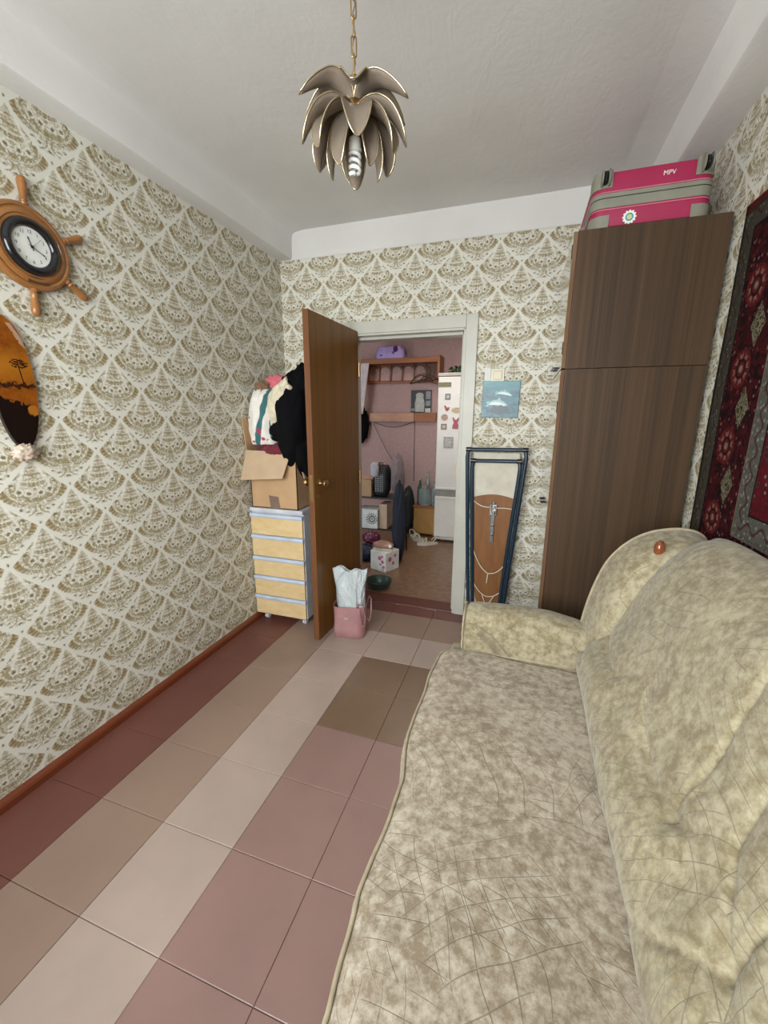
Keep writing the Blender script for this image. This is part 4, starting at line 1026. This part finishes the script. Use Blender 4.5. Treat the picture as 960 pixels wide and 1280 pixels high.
mb = MB(); mb.grid(backpt, 340, 130)
link('back_cushion', mb, M_fabric, so, smooth=True)
kb = link('wooden_knob', lump((2.205, 1.568, .992), (.017, .017, .030), .08, 2, nu=20, nv=14), simple('polished_red_brown_wood', (.20, .055, .018), .18, Coat_Weight=.6), so, smooth=True)

# ================================================================== HALL
# coat rack
rk = thing('coat_rack', 'orange brown wooden coat rack with hat shelf and rounded pegs on the pink hall wall', 'coat rack', (.30, HB, 1.85))
link('shelf_rail', bx(-.28, .755, HB-.245, HB-.225, 2.040, 2.098), M_rackwood, rk, bevel=.004)
link('hat_shelf', bx(-.28, .755, HB-.225, HB, 2.050, 2.068), M_rackwood, rk)
link('end_board', bx(.755, .785, HB-.26, HB, 1.860, 2.112), M_rackwood, rk, bevel=.004)
link('end_board', bx(-.31, -.28, HB-.26, HB, 1.860, 2.112), M_rackwood, rk, bevel=.004)
link('lower_rail', bx(-.28, .755, HB-.030, HB, 1.835, 1.858), M_rackwood, rk, bevel=.003)
link('back_board', bx(.12, .755, HB-.014, HB, 1.858, 2.05), simple('dark_brown_board', (.13, .045, .022), .45), rk)
link('back_board', bx(-.28, .12, HB-.014, HB, 1.858, 2.05), M_rackwood, rk)
for k in range(5):
    x0 = -.155+k*.148
    mb = MB(); poly = [(0, 0), (.125, 0), (.127, .05)]+[(.0635+.0635*cos(pi*i/12), .105+.060*sin(pi*i/12)) for i in range(13)]+[(0, .05)]
    link('rounded_pad', MB().prism(poly, .012, Matrix(((1, 0, 0, x0), (0, 0, 1, HB-.030), (0, 1, 0, 1.862), (0, 0, 0, 1)))), simple('pink_vinyl_pad', (.42, .24, .20), .4), rk, bevel=.003)
    link('bent_peg', MB().tube([(x0+.136, HB-.03, 2.035), (x0+.141, HB-.07, 1.99), (x0+.142, HB-.085, 1.92), (x0+.136, HB-.06, 1.868), (x0+.132, HB-.03, 1.860)], .0075, 8), M_rackpale, rk, smooth=True)
hx0 = .50
for k in range(4):
    cx_ = .515+.052*k; cy_ = HB-.10-.012*k; tl = (-.10, .06, -.05, .10)[k]
    ch_ = thing('coat_hanger', ('dark wire coat hanger at the left of the hangers on the coat rack', 'dark wooden coat hanger hooked on the coat rack', 'brown coat hanger near the middle of the hangers', 'reddish coat hanger lowest on the coat rack')[k], 'hanger', (cx_, cy_, 1.97), 'coat hangers on the hall rack')
    z0 = (1.925, 1.93, 1.92, 1.90)[k]; wd = .11
    link('hanger_hook', MB().tube([(cx_, cy_, z0), (cx_, cy_, z0+.035), (cx_+.014, cy_, z0+.055), (cx_+.002, cy_, z0+.075), (cx_-.012, cy_, z0+.062)], .0022, 6), M_chrome, ch_, smooth=True)
    s_ = .6
    link('hanger_bar', MB().tube([(cx_-wd, cy_-.03*s_, z0-.075+tl*.3), (cx_-.05, cy_, z0-.025), (cx_, cy_, z0), (cx_+.05, cy_, z0-.025), (cx_+wd, cy_+.03*s_, z0-.075-tl*.3)]+([] if k == 1 else [(cx_-wd, cy_-.03*s_, z0-.080+tl*.3)]), .0055, 8), (M_black, M_redwood, simple('dark_green_wire', (.03, .045, .03), .5), M_redwood)[k], ch_, smooth=True)
# purple box
bb = thing('flowered_box', 'lilac gift box with dark roses on top of the coat rack', 'box', (.165, HB-.12, 2.07))
fm = Mat('lilac_rose_print', rough=.35); p_ = fm.co(); vz = fm.voro(p_, 14)
fm.set('Base Color', mix(mix((.30, .22, .52), (.46, .36, .66), fm.noise(p_, 20, 3)), (.07, .010, .09), (fm.xyz(p_)[2].gt(.06))*vz.step(.46, .36)))
R_ = []
for z, gx, gy in ((2.069, .17, .095), (2.09, .182, .10), (2.18, .172, .095), (2.232, .150, .085), (2.240, .14, .075)):
    R_.append([Vector((x, y, z)) for x, y in rbox(.165-gx, .165+gx, HB-.115-gy, HB-.115+gy, 0, 0, .035)])
link('box_body', MB().loft(R_), fm.m, bb, smooth=True, auto=40)
# long pale board under the rack
lb = thing('wall_board', 'long worn wooden board screwed to the hall wall below the coat rack', 'shelf', (.28, HB, 1.37))
link('pale_section', bx(-.150, .440, HB-.055, HB, 1.368, 1.478), M_rackpale, lb, bevel=.004)
link('brown_section', bx(.442, .715, HB-.050, HB, 1.368, 1.476), M_rackwood, lb, bevel=.004)
# poster
po = thing('framed_poster', 'small dark framed picture with a pale figure leaning on the hall board', 'picture', (.525, HB-.02, 1.48))
link('frame', bx(.395, .648, HB-.030, HB-.008, 1.479, 1.745), simple('dark_slate_print', (.010, .013, .014), .4), po, bevel=.002)
mb = MB(); Mp = Matrix(((1, 0, 0, .505), (0, 0, 1, HB-.033), (0, 1, 0, 1.49), (0, 0, 0, 1)))
mb.prism([(-.055, 0), (-.062, .10), (-.045, .165), (-.050, .205), (-.02, .225), (.02, .225), (.048, .205), (.046, .165), (.062, .10), (.055, 0)], .002, Mp); link('pale_figure', mb, simple('pale_grey_print', (.36, .36, .33), .5, var=.3, sc_=40), po)
for a in ((.582, .640, 1.64, 1.73), (.582, .640, 1.56, 1.62), (.575, .642, 1.482, 1.53), (.400, .440, 1.50, 1.53)): link('print_panel', bx(a[0], a[1], HB-.0325, HB-.0305, a[2], a[3]), simple('grey_print_panel', (.20, .21, .21) if a[2] > 1.54 or a[0] < .5 else (.5, .48, .45), .5, var=.3, sc_=60), po)
# cords on the wall
for i, (pts, lab) in enumerate(((sag((-.10, HB-.01, 1.36), (.42, HB-.01, 1.365), .06)+[Vector((.43, HB-.01, 1.36))], 'thin black cord sagging under the hall board'),
                   ([(.44, HB-.008, 1.37), (.442, HB-.008, 1.0), (.445, HB-.008, .62)], 'thin dark cord running straight down the hall wall'),
                   ([(-.10, HB-.03, 1.35), (-.02, HB-.05, 1.20), (.10, HB-.08, 1.00), (.18, HB-.10, .90)], 'thin cord slanting down the hall wall at the left'))):
    tag(link('cord', MB().tube(pts, .0035, 6), M_black, origin=pts[0], smooth=True), lab, 'cord')
# fridge
FX0, FX1, FY0, FY1, FH = .832, 1.42, 4.545, 5.09, 1.875
fr_ = thing('fridge', 'tall white two-door fridge freezer in the hall', 'fridge', ((FX0+FX1)/2, (FY0+FY1)/2, 0))
link('body', bx(FX0, FX1, FY0+.06, FY1, .02, FH-.02), M_white, fr_, bevel=.008)
link('top_cap', bx(FX0-.004, FX1+.004, FY0-.0, FY1, FH-.022, FH+.012), simple('grey_fridge_top', (.42, .42, .38), .4), fr_, bevel=.006)
ud = link('upper_door', bx(FX0, FX1, FY0, FY0+.055, .625, FH-.028), M_white, fr_, bevel=.010, seg=3)
ld = link('lower_door', bx(FX0, FX1, FY0, FY0+.055, .070, .548), M_white, fr_, bevel=.010, seg=3)
link('door_ridge', bx(FX0+.002, FX1-.002, FY0-.012, FY0+.004, .630, .655), M_white, ud, bevel=.006)
link('door_ridge', bx(FX0+.002, FX1-.002, FY0-.012, FY0+.004, .520, .543), M_white, ld, bevel=.006)
link('middle_strip', bx(FX0+.006, FX1-.006, FY0+.02, FY0+.06, .55, .622), simple('grey_gap', (.25, .25, .22), .5), fr_)
link('handle', MB().tube([(1.155, FY0, .88), (1.155, FY0-.03, .86), (1.155, FY0-.03, .70), (1.155, FY0, .68)], .008, 8), simple('dark_handle', (.06, .08, .06), .4), ud, smooth=True)
for x in (FX0+.05, FX1-.05): link('fridge_foot', MB().lathe([(.018, 0), (.018, .022)], 12, Matrix.Translation((x, FY0+.10, 0)), True, True), M_black, fr_)
MS = 1.22
MG = [('brown rectangular magnet plate high on the fridge door', .905, 1.765, .11, .038, (.16, .14, .06)), ('small dark square photo magnet under the brown plate', .940, 1.640, .046, .05, (.09, .10, .10)),
      ('white heart-shaped magnet at the right of the fridge door', 1.065, 1.650, .04, .06, (.75, .73, .66)), ('red bird-shaped magnet on the fridge door', .932, 1.520, .048, .050, (.28, .03, .03)),
      ('straw-coloured wide magnet beside the red bird magnet', 1.040, 1.500, .085, .042, (.48, .36, .18)), ('beige round magnet below the red bird magnet', .912, 1.425, .062, .055, (.36, .24, .17)),
      ('brown square magnet low on the left of the fridge door', .908, 1.325, .05, .05, (.20, .09, .05)), ('crimson figure-shaped magnet in the middle of the fridge door', 1.035, 1.365, .06, .105, (.36, .03, .05)),
      ('grey framed photo magnet lowest on the fridge door', .965, 1.155, .088, .10, (.30, .31, .30)), ('green magnet at the upper right edge of the fridge door', 1.125, 1.76, .04, .05, (.06, .14, .08)), ('dark oval magnet at the right edge of the fridge door', 1.110, 1.52, .035, .06, (.05, .05, .07)), ('small grey card magnet at the lower right of the fridge door', 1.145, 1.14, .035, .09, (.34, .36, .32))]
for i, (lab, x, z, w_, h_, c) in enumerate(MG):
    w_ *= MS; h_ *= MS
    t = thing('fridge_magnet', lab, 'magnet', (x, FY0, z), 'magnets on the fridge door')
    Mg = Matrix(((1, 0, 0, x), (0, 0, -1, FY0), (0, 1, 0, z), (0, 0, 0, 1))); mt = simple('magnet_colour', c, .4, var=.35, sc_=70)
    if 'heart' in lab: poly = [(w_*.5*1.0*(sin(a)**3), h_*.033*(13*cos(a)-5*cos(2*a)-2*cos(3*a)-cos(4*a))) for a in [2*pi*k/20 for k in range(20)]]
    elif lab.startswith('red bird'): poly = [(-.024, .018), (-.012, .026), (-.004, .010), (.012, .006), (.026, .012), (.020, -.014), (.004, -.026), (-.010, -.018), (-.016, .004)]
    elif 'round' in lab or 'oval' in lab: poly = [(w_/2*cos(2*pi*k/16), h_/2*sin(2*pi*k/16)) for k in range(16)]
    elif 'straw' in lab: poly = [(w_/2*cos(2*pi*k/18)*(1+.15*(k % 2)), h_/2*sin(2*pi*k/18)*(1+.2*(k % 2))) for k in range(18)]
    elif 'figure' in lab: poly = [(-.03, .045), (-.018, .050), (-.008, .028), (.010, .030), (.024, .052), (.030, .030), (.018, .006), (.026, -.024), (.022, -.052), (-.012, -.050), (-.028, -.052), (-.026, -.020), (-.016, 0)]
    else: poly = [(-w_/2, -h_/2), (w_/2, -h_/2), (w_/2, h_/2), (-w_/2, h_/2)]
    if lab.startswith('red bird') or 'figure' in lab: poly = [(x_*MS, y_*MS) for x_, y_ in poly]
    link('magnet_plate', MB().prism(poly, .006, Mg), mt, t)
    if 'photo' in lab or 'brown square' in lab: link('picture_inset', MB().prism([(x_*.62, y_*.62) for x_, y_ in poly], .0075, Mg), simple('pale_inset', (.42, .40, .36), .4, var=.3, sc_=60), t)
gt = thing('green_garland', 'dark green glossy garland heaped on top of the fridge', 'decoration', (1.05, 4.75, FH+.012))
mb = MB()
for i in range(46):
    a = i*.9; r = .05+.05*rnd(0, 1); cx_ = .93+.30*i/46; c = Vector((cx_+.02*cos(a), 4.68+.06*sin(a), FH+.034+.045*rnd(0, 1)))
    d = Vector((rnd(-1, 1), rnd(-1, 1), rnd(-.3, 1))).normalized(); s_ = d.orthogonal().normalized()*.014
    mb.add([c-d*.030, c+s_, c+d*.030, c-s_, c+Vector((0, 0, .006))], [(0, 1, 4), (1, 2, 4), (2, 3, 4), (3, 0, 4), (0, 3, 2, 1)])
g_ = link('garland_leaves', mb, simple('dark_green_leaf', (.022, .07, .025), .3), gt); g_['kind'] = 'stuff'
link('garland_stem', MB().tube([Vector((.92+.31*i/20, 4.68+.03*sin(i), FH+.024+.008*cos(i*1.3))) for i in range(21)], .008, 6), simple('dark_green_stem', (.015, .04, .018), .5), gt, smooth=True)
# stool with glass jars
tb = thing('low_cupboard', 'low yellow-brown wooden cupboard in the hall carrying glass jars', 'cupboard', (.64, 4.86, 0))
link('cupboard_body', bx(.54, .815, 4.74, 5.06, .03, .36), simple('yellow_brown_wood', (.34, .19, .05), .4), tb, bevel=.003)
link('cupboard_top', bx(.53, .822, 4.725, 5.07, .361, .380), M_rackwood, tb, bevel=.003)
link('cupboard_door', bx(.55, .81, 4.728, 4.739, .04, .35), simple('yellow_brown_wood', (.36, .20, .055), .4), tb, bevel=.002)
for x in (.56, .795):
    for y in (4.77, 5.03): link('foot', bx(x-.015, x+.015, y-.015, y+.015, 0, .03), M_rackwood, tb)
def glassm(name, col): return Mat(name, col, .08, Transmission_Weight=.75, IOR=1.3).m
M_gl = glassm('pale_glass', (.55, .66, .66)); M_gl2 = glassm('green_glass', (.14, .30, .22)); M_lid = simple('tin_lid', (.45, .40, .30), .35, .6)
def jar(name, lab, x, y, prof, mat, lid, z0=.381):
    t = thing(name, lab, 'bottle' if name == 'glass_bottle' else 'jar', (x, y, z0), 'jars and bottles on the low cupboard')
    link('glass_wall', MB().lathe([(.0005, .001)]+prof, 20, Matrix.Translation((x, y, z0))), mat, t, smooth=True, auto=50)
    r, z = prof[-1]; link('lid', MB().lathe([(r+.004, z-.012), (r+.004, z+.006), (.0005, z+.007)], 18, Matrix.Translation((x, y, z0))), lid, t)
    return t
JP = [(.072, .002), (.078, .012), (.078, .150), (.070, .180), (.042, .205), (.040, .225)]
BP = [(.030, .002), (.034, .010), (.034, .150), (.028, .190), (.013, .235), (.012, .285)]
jar('glass_jar', 'large clear glass jar in front on the low cupboard', .655, 4.82, JP, M_gl, M_lid)
jar('glass_jar', 'large clear glass jar nearest the fridge on the low cupboard', .768, 4.98, [(r*.62, z*1.0) for r, z in JP], M_gl, M_lid)
jar('glass_bottle', 'green glass bottle at the left edge of the low cupboard', .575, 4.90, [(r, z*1.05) for r, z in BP], M_gl2, M_lid)
jar('glass_bottle', 'tall clear bottle behind the large jar on the low cupboard', .650, 4.98, [(r, z*1.35) for r, z in BP], M_gl, M_lid)
jar('glass_bottle', 'short clear bottle right of the large jar on the low cupboard', .775, 4.80, [(r, z*1.1) for r, z in BP], M_gl, M_lid)
# sandals
def sandal(x, y, rz, lab):
    t = thing('sandal', lab, 'shoe', (x, y, 0), 'pale sandals on the hall floor')
    sp = [(.042*(1-.25*cos(a*1)+.0)*sin(a)*1.0, .125*cos(a)) for a in [2*pi*k/28 for k in range(28)]]
    msol = simple('pale_sole', (.58, .55, .46), .6)
    link('sole', MB().prism(sp, .028, Matrix.Translation((x, y, .0))), msol, t, bevel=.004)
    for k, yy in enumerate((-.070, -.030)):
        link('strap', MB().tube([(x+.040*cos(pi*i/8), y+yy+.012*sin(pi*i/8), .022+.058*sin(pi*i/8)) for i in range(9)], .008, 6), simple('pale_green_strap', (.60, .62, .52), .5), t, smooth=True)
    link('ankle_strap', MB().tube([(x+.036*cos(-pi*i/8), y+.055+.055*sin(pi*i/8), .025+.050*sin(pi*i/8)+.02) for i in range(9)], .006, 6), msol, t, smooth=True)
    t.rotation_euler = (0, 0, rz)
sandal(.600, 4.585, radians(40), 'left pale strappy sandal on the hall floor near the cupboard')
sandal(.790, 4.420, radians(-62), 'right pale strappy sandal lying beside the fridge')
# dark cloth bag beside cupboard
tag(link('dark_bag', lump((.445, 4.82, .30), (.085, .12, .30), .10, 2.5, .03, 6, 31, flat=.001), simple('dark_green_cloth', (.018, .030, .028), .8, bump=.3), origin=(.445, 4.82, 0), smooth=True), 'tall dark sack standing left of the low cupboard', 'bag')
# shoe shelf with bags
SX0_, SX1_, SYa, SYb = -.02, .620, 3.86, 4.16
sr = thing('shoe_shelf', 'dark metal shelf loaded with boxes and bags in the hall, seen past the open door', 'shelf', ((SX0_+SX1_)/2, 4.0, 0))
M_dm = simple('dark_metal', (.03, .028, .028), .4)
for z in (.30, .625): link('shelf_board', bx(SX0_, SX1_, SYa, SYb, z-.015, z), M_dm, sr, bevel=.003)
for x in (SX0_+.008, SX1_-.008):
    for y in (SYa+.008, SYb-.008): link('post', MB().tube([(x, y, 0), (x, y, .66)], .009, 8), M_dm, sr, smooth=True)
MATS = {}
tag(link('carton', bx(.155, .305, 3.88, 4.10, .626, .80), M_card, origin=(.23, 4, .626), bevel=.003), 'small tan carton at the left of the upper shoe shelf board', 'box', 'things on the hall shoe shelf')
bk = thing('backpack', 'black backpack with white lattice print on the upper shoe shelf board', 'bag', (.38, 3.98, .626), 'things on the hall shoe shelf')
lm = Mat('black_lattice_print', rough=.6); p_ = lm.co(); X_ = lm.xyz(p_)
lm.set('Base Color', mix((.012, .012, .014), (.42, .42, .42), (((X_[0]*170.0).sin()*((X_[2])*150.0).sin()).abs().lt(.12))*(X_[0].abs().lt(.045))*(X_[2].gt(.05))*(X_[2].lt(.23))))
link('pack_body', lump((.385, 3.99, .785), (.085, .09, .165), .06, 2, 0, nu=36, pw=.55, flat=.627), lm.m, bk, smooth=True)
link('carry_loop', MB().tube([(.36, 3.97, .935), (.36, 3.97, .97), (.40, 3.97, .97), (.40, 3.97, .935)], .006, 6), M_black, bk, smooth=True)
tag(link('white_pouch', lump((.335, 3.90, .905), (.045, .03, .075), .1, 2, .04, 6, 41, pw=.7), simple('white_pouch', (.45, .43, .46), .5), origin=(.335, 3.90, .83), smooth=True), 'pale narrow pouch leaning on the black backpack', 'bag', 'things on the hall shoe shelf')
tag(link('grey_coat', lump((.545, 4.02, .835), (.070, .11, .215), .12, 2.5, .07, 9, 45, flat=.628), cloth('mauve_grey_cloth', (.19, .15, .155)), origin=(.545, 4.02, .626), smooth=True), 'mauve-grey coat bundled upright at the right end of the upper shoe shelf board', 'coat', 'things on the hall shoe shelf')
wf = thing('flower_box', 'white box with a black ring flower on the hall shoe shelf', 'box', (.29, 3.94, .301), 'things on the hall shoe shelf')
link('box_body', bx(.165, .385, 3.84, 4.05, .301, .500), M_paper, wf, bevel=.003)
mb = MB(); Mf = Matrix(((1, 0, 0, .325), (0, 0, -1, 3.8395), (0, 1, 0, .405), (0, 0, 0, 1)))
link('ring_print', MB().lathe([(.034, .0), (.034, .001), (.024, .001), (.024, 0)], 28, Mf), M_black, wf)
link('ring_print', MB().lathe([(.014, .0), (.014, .001), (.008, .001), (.008, 0)], 20, Mf), M_black, wf)
for k in range(14): link('petal_print', bx(-.004, .004, .040, .060, 0, .001, M=Mf @ Matrix.Rotation(2*pi*k/14, 4, 'Z')), M_black, wf)
tag(link('cream_carton', bx(.393, .478, 3.87, 4.06, .301, .560), simple('cream_card', (.50, .36, .25), .7), origin=(.45, 3.96, .301), bevel=.003), 'upright cream carton on the middle of the lower shelf board', 'box', 'things on the hall shoe shelf')
tag(link('navy_jacket', lump((.640, 3.765, .41), (.070, .085, .40), .12, 2.5, .05, 8, 51, flat=.001), simple('navy_cloth', (.012, .016, .030), .85, bump=.3), origin=(.64, 3.765, 0), smooth=True), 'dark navy jacket bundle slumped at the right end of the shoe shelf', 'jacket', 'things on the hall shoe shelf')
tag(link('maroon_bag', lump((.345, 3.77, .225), (.090, .07, .070), .15, 2.5, .06, 7, 53), simple('maroon_gloss', (.13, .022, .055), .25), origin=(.345, 3.77, .16), smooth=True), 'glossy maroon pouch in front of the shoe shelf', 'bag', 'things on the hall shoe shelf')
tag(link('patterned_bag', lump((.300, 3.70, .085), (.115, .085, .085), .12, 2.5, .05, 7, 55, flat=.001), simple('navy_print', (.022, .030, .060), .6, var=.8, sc_=40), origin=(.33, 3.74, 0), smooth=True), 'dark blue patterned bag on the floor under the maroon pouch', 'bag', 'things on the hall shoe shelf')
shoe = thing('brown_shoe', 'tan shoe with a white buckle resting on top of the pink and white carton', 'shoe', (.55, 3.56, .19))
link('shoe_upper', lump((.545, 3.560, .232), (.105, .045, .042), .08, 2, .0, 6, 57), simple('tan_leather', (.36, .20, .14), .4), shoe, smooth=True)
link('shoe_sole', bx(.445, .645, 3.522, 3.598, .1905, .204), M_cream, shoe, bevel=.005)
link('buckle', MB().lathe([(.018, 0), (.018, .004), (.010, .006), (.0005, .006)], 14, Matrix.Translation((.620, 3.530, .235)) @ Matrix.Rotation(radians(90), 4, 'X')), M_paper, shoe)
wc = thing('print_carton', 'white carton with pink floral print on the hall floor', 'box', (.55, 3.66, 0))
Mc = Matrix.Translation((.560, 3.56, 0)) @ Matrix.Rotation(radians(-22), 4, 'Z')
link('carton_body', bx(-.095, .095, -.10, .10, .001, .188, M=Mc), M_paper, wc, bevel=.003)
pm = simple('pink_floral_print', (.50, .13, .26), .5)
for (a, b, r) in ((.02, .13, .022), (.055, .10, .018), (.05, .15, .014), (.07, .05, .016), (.03, .07, .012)):
    link('print_blossom', MB().lathe([(r, 0), (r, .001), (.0005, .001)], 9, Mc @ Matrix(((1, 0, 0, a), (0, 0, -1, -.1001), (0, 1, 0, b), (0, 0, 0, 1)))), pm, wc)
for (a, b, r) in ((-.04, .12, .024), (.01, .07, .018), (.04, .14, .016)):
    link('print_blossom', MB().lathe([(r, 0), (r, .001), (.0005, .001)], 9, Mc @ Matrix(((0, 0, 1, .0951), (1, 0, 0, a), (0, 1, 0, b), (0, 0, 0, 1)))), pm, wc)
text('G', .05, Mc @ Matrix(((1, 0, 0, .055), (0, 0, -1, -.1012), (0, 1, 0, .028), (0, 0, 0, 1))), M_num, wc, 'lettering')
# hanging things at left end
tag(link('black_jacket', lump((-.235, 4.985, 1.33), (.10, .075, .22), .15, 2.5, .07, 8, 61), M_blackcloth, origin=(-.235, 4.985, 1.6), smooth=True), 'black jacket hanging at the left end of the hall board', 'jacket')
mb = MB(); mb.grid(lambda a, b: Vector((-.225+.16*a*(.45+.55*b), 4.835-.012*abs(sin(7*a)), 1.46+.59*b)), 14, 16)
tag(link('white_scarf', mb, simple('white_cloth', (.52, .47, .47), .8), origin=(-.14, 4.835, 2.04), smooth=True, solid=.012), 'white cloth hanging from the left end of the coat rack', 'scarf')
# bowl
bw = thing('basket', 'round dark green plastic basin on the hall floor just past the threshold', 'basin', (.648, 3.105, 0))
link('basin_wall', MB().lathe([(.0005, .003), (.080, .003), (.104, .060), (.110, .064), (.114, .060), (.090, .001), (.0005, .001)], 40, Matrix.Translation((.648, 3.125, .0))), simple('dark_green_plastic', (.03, .055, .045), .35), bw, smooth=True, auto=50)
